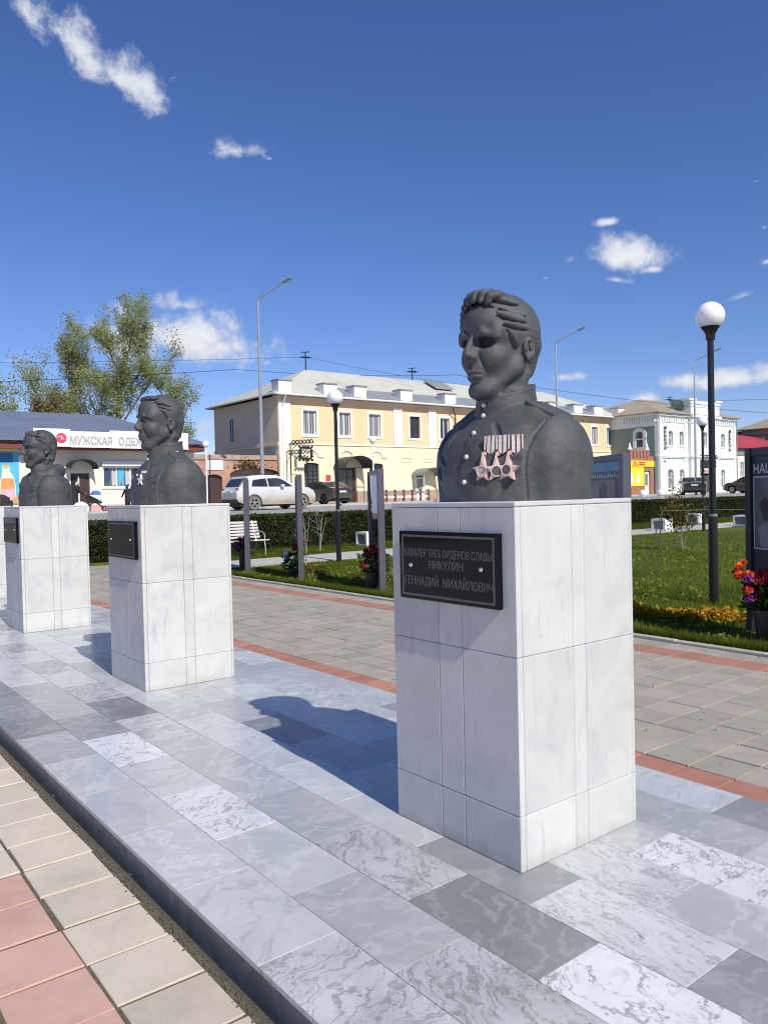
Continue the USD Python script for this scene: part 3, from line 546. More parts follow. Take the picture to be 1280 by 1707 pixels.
pedestal('white marble pedestal outside the right edge whose bust throws a shadow on the tiles', *PED0, [])

# ---------------------------------------------------------------- busts: sculpted as a signed distance field, skinned by surface nets
class Field:
    def __init__(s, lo, hi, h):
        s.h = h; s.lo = np.array(lo, float); n = np.ceil((np.array(hi) - s.lo) / h).astype(int) + 1
        s.ax = [(s.lo[k] + h * np.arange(n[k])).astype(np.float32) for k in range(3)]
        s.F = np.full(n, .2, np.float32)
    def _win(s, lo, hi):
        sl = tuple(slice(max(0, int(np.searchsorted(s.ax[k], lo[k]))), max(1, int(np.searchsorted(s.ax[k], hi[k])))) for k in range(3))
        x, y, z = s.ax[0][sl[0]][:, None, None], s.ax[1][sl[1]][None, :, None], s.ax[2][sl[2]][None, None, :]
        return sl, x, y, z
    def op(s, fn, lo, hi, k=.01, cut=False, pad=.05):
        sl, x, y, z = s._win(np.array(lo) - pad, np.array(hi) + pad)
        if any(q.stop <= q.start for q in sl): return
        a = s.F[sl]; b = np.broadcast_to(fn(x, y, z), a.shape).astype(np.float32)
        if cut:
            b = -b; h = np.clip(.5 + .5 * (a - b) / k, 0, 1); s.F[sl] = b * (1 - h) + a * h + k * h * (1 - h)
        else:
            h = np.clip(.5 + .5 * (b - a) / k, 0, 1); s.F[sl] = b * (1 - h) + a * h - k * h * (1 - h)
    def ell(s, c, r, k=.015, cut=False, rot=None):
        c, r = np.array(c, float), np.array(r, float); R_ = max(r)
        def fn(x, y, z):
            p = [x - c[0], y - c[1], z - c[2]]
            if rot is not None: p = [rot[0][i] * p[0] + rot[1][i] * p[1] + rot[2][i] * p[2] for i in range(3)]
            k0 = np.sqrt((p[0] / r[0]) ** 2 + (p[1] / r[1]) ** 2 + (p[2] / r[2]) ** 2); k1 = np.sqrt((p[0] / r[0] ** 2) ** 2 + (p[1] / r[1] ** 2) ** 2 + (p[2] / r[2] ** 2) ** 2) + 1e-9
            return k0 * (k0 - 1) / k1
        s.op(fn, c - (R_ if rot is not None else r), c + (R_ if rot is not None else r), k, cut)
    def cone(s, a, b, ra, rb, k=.01, cut=False):
        a, b = np.array(a, float), np.array(b, float); d = b - a; dd = d @ d
        def fn(x, y, z):
            px, py, pz = x - a[0], y - a[1], z - a[2]; t = np.clip((px * d[0] + py * d[1] + pz * d[2]) / dd, 0, 1)
            return np.sqrt((px - t * d[0]) ** 2 + (py - t * d[1]) ** 2 + (pz - t * d[2]) ** 2) - (ra + t * (rb - ra))
        m = max(ra, rb); s.op(fn, np.minimum(a, b) - m, np.maximum(a, b) + m, k, cut, pad=.03)
    def chain(s, pts, radii, k=.008, cut=False):
        for i in range(len(pts) - 1): s.cone(pts[i], pts[i + 1], radii[i], radii[i + 1], k, cut)
    def mesh(s):
        F = s.F; n = F.shape; q = (F < 0)
        c = sum(q[i:n[0] - 1 + i, j:n[1] - 1 + j, k:n[2] - 1 + k].astype(np.int8) for i, j, k in np.ndindex(2, 2, 2))
        act = (c > 0) & (c < 8); idx = np.full(act.shape, -1, np.int64); I = np.argwhere(act); idx[act] = np.arange(len(I))
        acc = np.zeros((len(I), 3)); cnt = np.zeros(len(I)); cs = [np.array(t) for t in np.ndindex(2, 2, 2)]
        val = {tuple(t): F[I[:, 0] + t[0], I[:, 1] + t[1], I[:, 2] + t[2]] for t in cs}
        for t in cs:
            for ax in range(3):
                if t[ax] == 0:
                    u = t.copy(); u[ax] = 1; a, b = val[tuple(t)], val[tuple(u)]; m = (a < 0) != (b < 0)
                    w = np.where(m, a / np.where(m, a - b, 1), 0); p = np.tile(t.astype(float), (len(I), 1)); p[:, ax] = w
                    acc[m] += p[m]; cnt += m
        v = s.lo + s.h * (I + acc / cnt[:, None]); faces = []
        for ax in range(3):
            u_, w_ = [(1, 2), (2, 0), (0, 1)][ax]
            A = [slice(None)] * 3; B = [slice(None)] * 3; A[ax] = slice(0, n[ax] - 1); B[ax] = slice(1, n[ax])
            for o in (u_, w_): A[o] = slice(1, n[o] - 1); B[o] = slice(1, n[o] - 1)
            a, b = q[tuple(A)], q[tuple(B)]; e = np.argwhere(a != b)
            if not len(e): continue
            sg = a[tuple(e.T)]; base = e.copy(); base[:, u_] += 1; base[:, w_] += 1
            def cell(du, dw):
                t = base.copy(); t[:, u_] += du; t[:, w_] += dw; return idx[t[:, 0], t[:, 1], t[:, 2]]
            Q = np.stack([cell(-1, -1), cell(0, -1), cell(0, 0), cell(-1, 0)], 1); Q[~sg] = Q[~sg][:, ::-1]; faces.append(Q)
        Q = np.vstack(faces); Q = Q[(Q >= 0).all(1)]
        return trimesh.Trimesh(v, np.vstack([Q[:, [0, 1, 2]], Q[:, [0, 2, 3]]]), process=False)
    def front(s, x, z):
        """first surface point met from -y at (x, z), and the normal there"""
        i, k = int(round((x - s.lo[0]) / s.h)), int(round((z - s.lo[2]) / s.h)); col = s.F[i, :, k]
        j = int(np.argmax(col < 0)); w = 4; g = np.array([s.F[i + w, j, k] - s.F[i - w, j, k], s.F[i, j + w, k] - s.F[i, max(j - w, 0), k], s.F[i, j, k + w] - s.F[i, j, k - w]], float)
        a, b = col[j - 1], col[j]; y = s.lo[1] + s.h * (j - 1 + a / (a - b + 1e-9)); return np.array([x, y, z]), g / np.linalg.norm(g)

MIR = (-1, 1)
def face(f, deep=0.0):
    f.ell((0, -.04, .795), (.148, .190, .170), .02)                               # skull
    f.ell((0, -.112, .680), (.110, .140, .160), .045)                             # face
    f.ell((0, -.125, .835), (.124, .137, .115), .04)                              # forehead
    for m in MIR:
        f.chain([(m * .102, -.030, .70), (m * .094, -.058, .628), (m * .036, -.192, .522)], [.040, .040, .036], .04)   # jaw
        f.ell((m * .066, -.172, .672), (.056, .062, .058), .05)                   # cheek
    f.ell((0, -.206, .523), (.042, .040, .036), .022)                             # chin
    f.ell((0, -.150, .525), (.06, .07, .03), .04)
    for m in MIR: f.ell((m * .102, -.165 - deep * .12, .785), (.036, .056, .050), .03)         # temple
    for m in MIR:                                                                 # eye sockets, brows, eyes
        f.ell((m * .062, -.268 - deep * .5, .738 + deep * .05), (.044 + deep * .22, .044 + deep * 1.6, .030 + deep * .16), .014, cut=True)
        f.ell((m * .032, -.266, .728), (.018, .022, .024), .014, cut=True)
        f.ell((m * .060, -.208 + deep, .735), (.030, .028, .024), .006)
        f.chain([(m * .028, -.246, .771), (m * .060, -.250, .786), (m * .112, -.208, .768)], [.009, .012, .010], .018)
        f.chain([(m * .030, -.237 + deep, .742), (m * .058, -.240 + deep, .753), (m * .094, -.208 + deep, .738)], [.006, .0075, .006], .006)   # upper lid
        f.chain([(m * .034, -.229 + deep, .724), (m * .060, -.231 + deep, .717), (m * .092, -.203 + deep, .728)], [.005, .006, .005], .007)   # lower lid
    if deep > .02:
        for m in MIR: f.chain([(m * .030, -.240, .770), (m * .068, -.246, .780), (m * .120, -.200, .756)], [.010, .017, .012], .010)
    f.chain([(0, -.205, .785), (0, -.226, .735), (0, -.244, .682)], [.022, .026, .036], .014)   # nose
    f.chain([(0, -.248, .772), (0, -.263, .738), (0, -.289, .692)], [.0125, .014, .0185], .010)
    f.ell((0, -.287, .681), (.024, .024, .021), .008)
    for m in MIR:
        f.ell((m * .026, -.262, .669), (.0175, .024, .0175), .005)
        f.chain([(m * .044, -.256, .676), (m * .056, -.236, .632), (m * .056, -.228, .598)], [.004, .006, .003], .016, cut=True)   # fold
    f.ell((0, -.232, .618), (.046, .036, .036), .026)
    f.ell((0, -.232, .583), (.042, .032, .028), .024)
    f.chain([(-.042, -.236, .594), (-.014, -.262, .604), (0, -.262, .601), (.014, -.262, .604), (.042, -.236, .594)], [.005, .009, .0085, .009, .005], .007)
    f.chain([(-.032, -.240, .580), (0, -.257, .577), (.032, -.240, .580)], [.007, .012, .007], .008)
    f.chain([(-.048, -.236, .588), (-.02, -.268, .5925), (.02, -.268, .5925), (.048, -.236, .588)], [.004, .0055, .0055, .004], .0025, cut=True)
    f.cone((0, -.273, .645), (0, -.268, .618), .005, .006, .010, cut=True)         # philtrum
    f.ell((0, -.254, .555), (.040, .018, .013), .016, cut=True)
    f.cone((0, .005, .30), (0, -.005, .60), .112, .098, .03)                      # neck
    for m in MIR:
        f.cone((m * .10, .02, .60), (m * .03, -.10, .42), .026, .022, .03)        # neck muscle
        c = np.array((m * .150, -.018, .708))                                     # ear
        f.ell(c, (.016, .036, .050), .008)
        ring = [c + (m * .010, .030 * math.cos(t) - .004, .044 * math.sin(t)) for t in np.linspace(-.9, math.pi * 1.02, 11)]
        f.chain(ring, [.0085] * 11, .006)
        f.ell(c + (m * .014, -.003, .006), (.012, .017, .026), .006, cut=True)
        f.ell(c + (m * .012, -.012, -.042), (.010, .015, .016), .008)
        f.ell(c + (m * .012, .006, .010), (.006, .007, .016), .006)
        f.ell(c + (m * -.004, .052, -.02), (.012, .014, .055), .02, cut=True)

def hair_cap(f, front_z, temple, thick=1.0, nape=.60):
    """hair mass cut back at the hairline; temple: (z, y) points of the side hairline"""
    zs, ys = np.array([t[0] for t in temple]), np.array([t[1] for t in temple]); c = np.array((0, -.028, .812)); r = np.array((.160, .197, .176)) * thick
    def fn(x, y, z):
        k0 = np.sqrt(((x - c[0]) / r[0]) ** 2 + ((y - c[1]) / r[1]) ** 2 + ((z - c[2]) / r[2]) ** 2)
        d = (k0 - 1) * r.min()
        lim = np.interp(z, zs, ys); side = np.clip((np.abs(x) - .03) / .08, 0, 1)
        yl = lim * side + (1 - side) * np.where(z > front_z, -.40, .0); yl = np.where(z > front_z + .012, np.minimum(yl, lim - .25 * (1 - side)), yl)
        return np.maximum(np.maximum(d, (yl - y) * .8), nape - z)
    f.op(fn, c - r, c + r, .004)
    f.cone((-.075, .085, .74), (-.055, .085, nape + .02), .055, .035, .03); f.cone((.075, .085, .74), (.055, .085, nape + .02), .055, .035, .03); f.cone((0, .10, .76), (0, .09, nape + .01), .06, .035, .03)

def tunic(f, bulk=1.0, plack=-.02):
    """chest, back, shoulders and the cut arms, in uniform"""
    zs = np.array([-.1, 0, .12, .22, .29, .34, .38, .41, .45]); A = np.array([.335, .335, .345, .345, .335, .305, .250, .19, .12]) * bulk; B = np.array([.305, .31, .315, .30, .27, .235, .195, .16, .12]) * bulk; Y = np.array([0, 0, 0, .005, .01, .012, .012, .01, .0])
    def fn(x, y, z):
        a, b, yc = np.interp(z, zs, A), np.interp(z, zs, B), np.interp(z, zs, Y)
        k0 = ((np.abs(x) / a) ** 2.35 + (np.abs(y - yc) / b) ** 2.35) ** (1 / 2.35)
        d = (k0 - 1) * b * .8
        step = np.clip((x - plack) / .006, 0, 1) * (y < 0) * .006 + .0025 * np.sin(z * 26 + x * 9) * np.clip((.3 - z) / .2, 0, 1) * (1 + np.sin(x * 21))
        return d - step
    f.op(fn, (-.36, -.34, -.1), (.36, .34, .455), .01)
    for m in MIR:
        for yy in (-.052, .055):
            f.chain([(m * .10, yy, .395), (m * .20, yy, .362), (m * .295, yy, .315)], [.062, .060, .062], .03)
        def arm(x, y, z, m=m):
            t = np.clip((z - .17) / .215, 0, 1); sc = np.sqrt(np.maximum(1 - t ** 2.4, 1e-4)); a, b = (.112 - .012 * np.clip(-(z - .15) / .2, 0, 1)) * sc, (.186 - .02 * np.clip(-(z - .15) / .2, 0, 1)) * sc
            k0 = np.sqrt(((x - m * .302) / a) ** 2 + ((y - .008) / b) ** 2)
            fold = .0035 * np.sin(z * 30 + y * 14) * np.clip((.30 - z) / .15, 0, 1) * np.clip((y + .05) * 8, 0, 1)
            return np.maximum((k0 - 1) * a * .9 - fold, (z - .385))
        f.op(arm, (m * .302 - .13, -.2, -.1), (m * .302 + .13, .21, .40), .016)
        for (x, z), (x2, z2), rr in (((.262, .235), (.150, .205), .010), ((.266, .185), (.170, .130), .011), ((.268, .13), (.19, .05), .010), ((.10, .36), (.17, .30), .008)):      # cloth folds at the armpit
            f.chain([f.front(m * (x + (x2 - x) * q), z + (z2 - z) * q - .02 * q * q)[0] - (0, .003, 0) for q in np.linspace(0, 1, 9)], list(rr * np.sin(np.linspace(.5, 2.9, 9))), .018, cut=True)
        # sleeve seam: a shallow groove with a raised edge
        kx = np.array(((.314, .356), (.305, .330), (.296, .29), (.290, .24), (.287, .18), (.286, .10), (.286, .0))); q = np.linspace(0, 1, 34); u = np.linspace(0, 1, 7); sm = []
        for x, z in zip(np.interp(q, u, kx[:, 0]), np.interp(q, u, kx[:, 1])): sm.append(f.front(m * x, z)[0] - (0, .001, 0))
        f.chain(sm, [.0065] * len(sm), .005, cut=True)

def clip_base(f):
    z = f.ax[2][None, None, :]; f.F = np.maximum(f.F, (-.012 - z))
def stand_collar(f, rx=.134, ry=.146, low=.36, slope=.27, top=.527):
    def fn(x, y, z):
        u = np.clip((z - low) / .2, 0, 1); a, b = rx + .012 * (1 - u), ry + .016 * (1 - u)
        k0 = np.sqrt((x / a) ** 2 + ((y + .012) / b) ** 2); d = np.abs((k0 - 1) * a + .010) - .012
        return np.maximum(np.maximum(d, z - (top + slope * y)), (low + .20 * y) - z)
    f.op(fn, (-rx - .03, -ry - .05, .30), (rx + .03, ry + .04, .60), .006)
    f.chain([(-.012, -ry - .030, .36), (-.012, -ry - .016, .485)], [.0035, .0035], .003, cut=True)
    rim = [(rx * math.sin(t) * .985, -.012 - ry * math.cos(t) * .985, top - .004 + slope * (-.012 - ry * math.cos(t))) for t in np.linspace(0, 2 * math.pi, 29)]
    f.chain(rim, [.0095] * 29, .004)
    low_ = [((rx + .012) * math.sin(t), -.012 - (ry + .018) * math.cos(t), low + .035 + .25 * (-.012 - (ry + .016) * math.cos(t))) for t in np.linspace(0, 2 * math.pi, 29)]
    f.chain(low_, [.006] * 29, .006, cut=True)
def epaulettes(f):
    for m in MIR:
        a, b = np.array((m * .150, .004, .444)), np.array((m * .316, .010, .366)); u = (b - a) / np.linalg.norm(b - a); v = np.array((0, 1.0, 0)); w = np.cross(u, v); w /= np.linalg.norm(w); w *= np.sign(w[2]); c = (a + b) / 2 + w * .008; L = np.linalg.norm(b - a) / 2
        def fn(x, y, z):
            p = [x - c[0], y - c[1], z - c[2]]
            qu, qv, qw = (abs(p[0] * e[0] + p[1] * e[1] + p[2] * e[2]) for e in (u, v, w))
            qv2 = qv + .25 * np.maximum(0, -(p[0] * u[0] + p[1] * u[1] + p[2] * u[2]) - L * .72)
            return np.maximum(np.maximum(qu - L, qv2 - .066), qw - .011) - .004
        f.op(fn, c - .2, c + .2, .004)

def frame_at(p, n):
    """matrix whose +z leaves the surface and +y points up"""
    z = n / np.linalg.norm(n); x = np.cross([0, 0, 1.0], z); x /= np.linalg.norm(x); y = np.cross(z, x); T = np.eye(4); T[:3, 0], T[:3, 1], T[:3, 2], T[:3, 3] = x, y, z, p; return T
def stick(f, x, z, poly, h, back=.006, tilt=None):
    p, n = f.front(x, z); m = extrude(poly, h + back); m.apply_translation((0, 0, -back))
    if tilt: n = np.array(n) * (1, 1, tilt)
    m.apply_transform(frame_at(p, n)); return m
def star(R_, r_, tip=1.0):
    return Polygon([((R_ if i % 2 == 0 else r_) * math.sin(i * math.pi / 5) * (1 if i else 1), (R_ if i % 2 == 0 else r_) * math.cos(i * math.pi / 5) * (tip if i == 0 else 1)) for i in range(10)])
def buttons(f, t, pts, r=.0115):
    for x, z in pts:
        p, n = f.front(x, z); b = trimesh.creation.icosphere(2, r); b.vertices[:, 1] *= .75; b.apply_translation(p + n * r * .35); obj('button', b, M['button_white'], t, True)
def shoulder_buttons(t, pts, r=.013):
    for p in pts:
        b = trimesh.creation.icosphere(2, r); b.vertices[:, 2] *= .5; b.apply_translation(p); obj('button', b, M['button_white'], t, True)

BC = (-PA / 2 - .003, PA / 2 + .012, PH)                  # where a bust stands on its pedestal
def roughen(m, amp, scale, seed, strands=.0015):
    # fine carved strands along the combing direction of the hair
    v = m.vertices; nrm = m.vertex_normals; lim = np.interp(v[:, 2], [.60, .70, .76, .84, .90, .95, 1.0], [.05, .01, -.05, -.08, -.11, -.15, -.20]); msk = np.clip((v[:, 1] - lim) / .03, 0, 1) * np.clip((v[:, 2] - .61) / .04, 0, 1)
    msk *= np.clip((np.abs(np.arctan2(v[:, 0], v[:, 2] - .70)) < 1.62).astype(float) + (v[:, 1] > .03), 0, 1); ph = np.arctan2(v[:, 0], v[:, 2] - .72); wv = meshkit.fbm(v * 9, 2, seed) * 9
    m.vertices = v + nrm * (strands * msk * (np.sin(ph * 44 + wv) + .6 * np.sin(ph * 77 + wv * 1.7)))[:, None]
    v = m.vertices.copy(); t = np.clip((v[:, 2] - .45) / .08, 0, 1); t = t * t * (3 - 2 * t)
    v[:, 0] *= 1 - .025 * t; v[:, 1] = (v[:, 1] + .03) * (1 - .055 * t) - .03; v[:, 2] = np.where(v[:, 2] > .49, .49 + (v[:, 2] - .49) * .985, v[:, 2]); m = trimesh.Trimesh(v, m.faces, process=False)
    m.vertices += (meshkit.fbm(m.vertices * scale, 3, seed)[:, None] - .5) * amp * 2 * trimesh.Trimesh(m.vertices, m.faces, process=False).vertex_normals; return m

# ---- the nearest bust: swept back hair in thick locks, high collar, three stars
f = Field((-.46, -.37, -.03), (.46, .34, 1.03), .0045)
tunic(f); stand_collar(f); face(f, deep=.058); epaulettes(f)
hair_cap(f, .945, [(.56, .03), (.62, .03), (.68, -.015), (.705, -.070), (.76, -.118), (.82, -.142), (.88, -.172), (.95, -.21), (1.0, -.24)], 1.045, .605)
for x, dx, z0 in ((-.158, -.004, .770), (-.150, -.010, .806), (-.138, -.012, .836), (-.122, -.010, .858), (-.098, -.006, .884), (-.066, .004, .908), (-.030, .008, .918), (.006, .012, .920), (.042, .014, .916), (.074, .014, .904)):       # front wave
    y0 = -.232 + abs(x) ** 1.5 * 1.5
    f.chain([(x, y0 - .010, z0 + .020), (x + dx * .5, y0 - .004, z0 + .046), (x + dx, y0 + .05, z0 + .058), (x + dx, y0 + .15, z0 + .050)], [.0165, .0205, .021, .010], .004)
for x, dx, z0 in ((-.108, -.012, .862), (-.082, -.006, .898), (-.047, .004, .915), (-.011, .010, .922), (.025, .014, .920), (.059, .014, .912)):
    y0 = -.232 + abs(x) ** 1.5 * 1.5
    f.chain([(x, y0 - .026, z0 + .030), (x + dx * .5, y0 - .012, z0 + .064), (x + dx, y0 + .06, z0 + .082)], [.006, .008, .004], .004, cut=True)
def hx(y, z): return .166 * math.sqrt(max(.05, 1 - ((y + .028) / .218) ** 2 - ((z - .81) / .208) ** 2))
def leaf_lock(f, m, a, b, w, out=.006, under=.010):
    """one pointed lock of hair on the side of the head between (y, z) points, with the deep cut below it"""
    (y0, z0), (y1, z1) = a, b; A, B = np.array((hx(y0, z0) - .004, y0, z0)), np.array((hx(y1, z1) - .004, y1, z1)); C = (A + B) / 2 + (out, 0, .004); d = B - A; L = np.linalg.norm(d); d /= L
    nrm = np.array((1.0, .12, .15)); nrm -= d * (nrm @ d); nrm /= np.linalg.norm(nrm); e = np.cross(nrm, d); R_ = np.array([nrm, d, e]).T * np.array([[m], [1], [1]])
    if under:
        n_ = e if e[2] < 0 else -e
        P = [A + n_ * w * 1.05 + nrm * .004, C + n_ * w * 1.20 + nrm * .002, B + n_ * w * .55]; f.chain([p * (m, 1, 1) for p in P], [under * .9, under, under * .25], .003, cut=True)
    f.ell(C * (m, 1, 1), (.017, L * .56, w), .003, rot=R_)
for m in MIR:
    leaf_lock(f, m, (-.130, .772), (-.085, .715), .012, .003, .006); leaf_lock(f, m, (-.155, .800), (-.095, .735), .014, .004, .008)
    leaf_lock(f, m, (-.165, .822), (-.035, .800), .017, .005, .010); leaf_lock(f, m, (-.182, .868), (-.050, .832), .020, .006, .012)
    leaf_lock(f, m, (-.200, .925), (-.055, .862), .023, .007, .013); leaf_lock(f, m, (-.205, .962), (-.08, .915), .018, .006, .011)
    for (y, z), (y1, z1) in (((-.01, .87), (.045, .735)), ((.03, .87), (.085, .75)), ((-.09, .945), (.04, .89))):
        f.chain([(m * (hx(y, z) + .002), y, z), (m * (hx((y + y1) / 2, (z + z1) / 2) + .008), (y + y1) / 2, (z + z1) / 2 + .008), (m * (hx(y1, z1) + .002), y1, z1)], [.004, .007, .003], .006, cut=True)
clip_base(f)
bust1 = thing('bust', 'nearest dark grey bust of a man in tunic with three star medals', 'bust', np.array(BC), 0, None)
obj('figure', roughen(f.mesh(), .0020, 30, 3, .0005), M['bust_grey'], bust1, True)
buttons(f, bust1, [(.002, .452), (.002, .400), (.012, .315), (.018, .205), (.020, .090)])
shoulder_buttons(bust1, [(s * .178, .012, .462) for s in MIR])
# medals: ribbon blocks with raised stripes, star with a ring
RIB = Polygon([(-.032, .043), (.032, .043), (.032, -.018), (0, -.043), (-.032, -.018)])
for i, mx in enumerate((.146, .197, .246)):
    rb = obj('ribbon', stick(f, mx, .250, RIB, .010, .012, .3), M['ribbon_dark'], bust1)
    for k, sx in enumerate((-.029, -.011, .011, .029)[(0 if i == 0 else 1):]):
        w = .0072 if abs(sx) < .02 else .0035
        st = Polygon([(sx - w, .0435), (sx + w, .0435), (sx + w, -.043 + abs(sx + w) * .78), (sx - w, -.043 + abs(sx - w) * .78)])
        obj('stripe', stick(f, mx, .250, st, .0135, -.009, .3), M['ribbon_white'], rb)
for i, mx in enumerate((.122, .178, .228)):
    s_ = obj('medal', stick(f, mx, .138, star(.054, .027, 1.5), .012, .014, .25), M['medal_pink'], bust1)
    obj('medal_relief', stick(f, mx, .138, star(.043, .0185, 1.35), .0165, -.011, .25), M['medal_pink'], s_)
    obj('medal_rim', stick(f, mx, .136, Point(0, 0).buffer(.0262, 10).difference(Point(0, 0).buffer(.0212, 10)), .0195, -.010, .25), M['ribbon_white'], s_)
    obj('medal_centre', stick(f, mx, .136, Point(0, 0).buffer(.0225, 10), .017, -.011, .25), M['medal_pink'] if i == 0 else M['ribbon_dark'], s_)
    obj('ring', stick(f, mx, .214, Point(0, 0).buffer(.010, 6), .012, .008, .25), M['medal_pink'], s_)

# ---- second bust: smooth combed hair, high collar, one white medal
f = Field((-.46, -.37, -.03), (.46, .34, 1.03), .006)
tunic(f); stand_collar(f, .140, .152, .36, .27, .527); face(f, deep=.002); epaulettes(f)
hair_cap(f, .935, [(.56, .03), (.64, .03), (.70, -.020), (.76, -.066), (.84, -.092), (.88, -.118), (.94, -.165), (1.0, -.21)], .985, .60)
f.ell((.005, -.150, .938), (.112, .082, .030), .014)
f.ell((-.02, -.196, .930), (.080, .034, .020), .010)
f.chain([(.095, -.175, .944), (.02, -.215, .952), (-.06, -.19, .950)], [.003, .006, .003], .004, cut=True)
f.chain([(.06, -.12, .968), (-.01, -.15, .972), (-.08, -.12, .962)], [.003, .006, .003], .004, cut=True)
for m in MIR:
    f.chain([(m * .112, -.150, .905), (m * .142, -.11, .895), (m * .155, -.03, .872)], [.010, .015, .008], .006)
    f.chain([(m * .128, -.132, .868), (m * .150, -.095, .858), (m * .160, -.03, .836)], [.009, .014, .007], .006)
    f.chain([(m * .140, -.112, .836), (m * .156, -.080, .82), (m * .160, -.055, .775)], [.009, .012, .007], .006)
    f.chain([(m * .150, -.10, .88), (m * .166, -.03, .852)], [.005, .004], .004, cut=True); f.chain([(m * .158, -.08, .838), (m * .168, -.03, .812)], [.005, .004], .004, cut=True)
    f.chain([(m * .166, .02, .80), (m * .160, .06, .75)], [.006, .005], .005, cut=True)
clip_base(f)
bust2 = thing('bust', 'middle dark grey bust with smooth combed hair and one small white medal', 'bust', (PED2[0] + BC[0], PED2[1] + BC[1], PED2[2] + PH))
obj('figure', roughen(f.mesh(), .0016, 30, 5, .0006), M['bust_brown'], bust2, True)
buttons(f, bust2, [(.002, .452), (.002, .400), (.018, .26)])
shoulder_buttons(bust2, [(s * .178, .012, .462) for s in MIR])
mb = obj('ribbon', stick(f, .115, .285, sbox(-.028, -.012, .028, .010), .010, .012, .4), M['medal_white'], bust2)
obj('medal', stick(f, .115, .215, star(.050, .018), .010, .012, .4), M['medal_white'], bust2)

# ---- third bust: coat with a wide turned down collar
f = Field((-.46, -.37, -.03), (.46, .34, 1.03), .0072)
tunic(f, .98, -.3); face(f, deep=.008)
hair_cap(f, .93, [(.56, .03), (.64, .025), (.70, -.005), (.76, -.06), (.84, -.09), (.90, -.12), (.94, -.16), (1.0, -.21)], .985, .59)
for x in np.linspace(-.12, .10, 7):
    y0 = -.222 + abs(x) ** 1.5 * 1.6
    f.chain([(x, y0, .905 - abs(x) * .25), (x + .008, y0 + .006, .930 - abs(x) * .2), (x + .012, y0 + .07, .958 - abs(x) * .15)], [.016, .022, .014], .005)
for m in MIR:
    f.chain([(m * .115, -.160, .900), (m * .140, -.11, .900), (m * .155, -.03, .860)], [.012, .018, .010], .006)
    f.chain([(m * .130, -.135, .862), (m * .150, -.09, .850), (m * .162, -.03, .80)], [.012, .016, .008], .006)
    ring = [(m * .02, .150, .452), (m * .13, .125, .445), (m * .205, .02, .405), (m * .190, -.10, .365), (m * .130, -.19, .325), (m * .075, -.245, .265), (m * .040, -.27, .19)]
    f.chain(ring, [.080, .084, .082, .074, .062, .050, .024], .03)
    f.chain([(m * .105, -.12, .36), (m * .065, -.20, .30)], [.022, .02], .012, cut=True)
    f.chain([(m * .215, .08, .385), (m * .235, -.04, .345), (m * .195, -.15, .290), (m * .120, -.25, .215), (m * .075, -.285, .15)], [.009] * 5, .008, cut=True)
f.cone((0, -.05, .36), (0, -.07, .46), .12, .105, .02)
clip_base(f)
bust3 = thing('bust', 'dark grey bust wearing a coat with a wide turned down collar', 'bust', (PED3[0] + BC[0], PED3[1] + BC[1], PED3[2] + PH))
obj('figure', roughen(f.mesh(), .0016, 28, 8, .0008), M['bust_slate'], bust3, True)
dup(bust2, 'bust', 'dark bust outside the left edge of the picture', 'bust', (PED4[0] + BC[0], PED4[1] + BC[1], PH))
dup(bust1, 'bust', 'dark bust outside the right edge, seen only by its shadow', 'bust', (PED0[0] + BC[0], PED0[1] + BC[1], PH))

# ---------------------------------------------------------------- park: lawn, hedge, stands, lamps, bench
def quads(c, n, u, w, h):
    """leaf quads: centres c, normals unused, axes n (width dir) and u (length dir)"""
    v = np.stack([c - n * w[:, None] / 2, c + n * w[:, None] / 2, c + n * w[:, None] * .3 + u * h[:, None], c - n * w[:, None] * .3 + u * h[:, None]], 1).reshape(-1, 3)
    k = np.arange(len(c))[:, None] * 4
    return trimesh.Trimesh(v, np.vstack([k + [0, 1, 2], k + [0, 2, 3]]), process=False)
def rand_dirs(g, n):
    d = g.normal(size=(n, 3)); return d / np.linalg.norm(d, axis=1, keepdims=True)
def blades(g, x, y, z, hmin, hmax, w):
    n = len(x); a = g.uniform(0, 2 * np.pi, n); h = g.uniform(hmin, hmax, n); lean = g.uniform(0, .75, n) * h
    d = np.stack([np.cos(a), np.sin(a), 0 * a], 1); s = np.stack([-np.sin(a), np.cos(a), 0 * a], 1) * (w * g.uniform(.6, 1.3, n))[:, None]
    b = np.stack([x, y, z], 1); tip = b + d * lean[:, None] + np.array([0, 0, 1.0]) * h[:, None]
    v = np.stack([b - s / 2, b + s / 2, tip], 1).reshape(-1, 3)
    return trimesh.Trimesh(v, np.arange(3 * n).reshape(-1, 3), process=False)
g = np.random.default_rng(17)
n = 330000
gx = g.uniform(-14.58, 1.0, n * 2); gy = 5.48 + 21 * g.random(n * 2) ** 1.5
dist = np.hypot(gx - 2.2, gy + 2.4); keep = (g.random(n * 2) < np.clip(9.0 / dist, 0, 1) ** 1.3) & (np.abs(np.degrees(np.arctan2(gx - 2.2, gy + 2.4)) + 51.9) < 30)
patch = meshkit.fbm(np.stack([gx * .9, gy * .9, 0 * gx], 1), 3, 4); keep &= g.random(n * 2) < np.clip(patch * 2.2 - .25, .25, 1)
gx, gy = gx[keep], gy[keep]
obj('grass', blades(g, gx, gy, np.full(len(gx), -.087), .025, .085, .009), M['grass_blade'], None, kind='stuff', label='short green grass of the lawn behind the grey path', cat='grass')
n = 60000
gx = g.uniform(-19.35, -16.65, n); gy = g.uniform(4.9, 40, n)
obj('grass', blades(g, gx, gy, np.full(n, -.072), .04, .13, .014), M['grass_blade'], None, kind='stuff', label='grass strip in front of the clipped hedge', cat='grass')
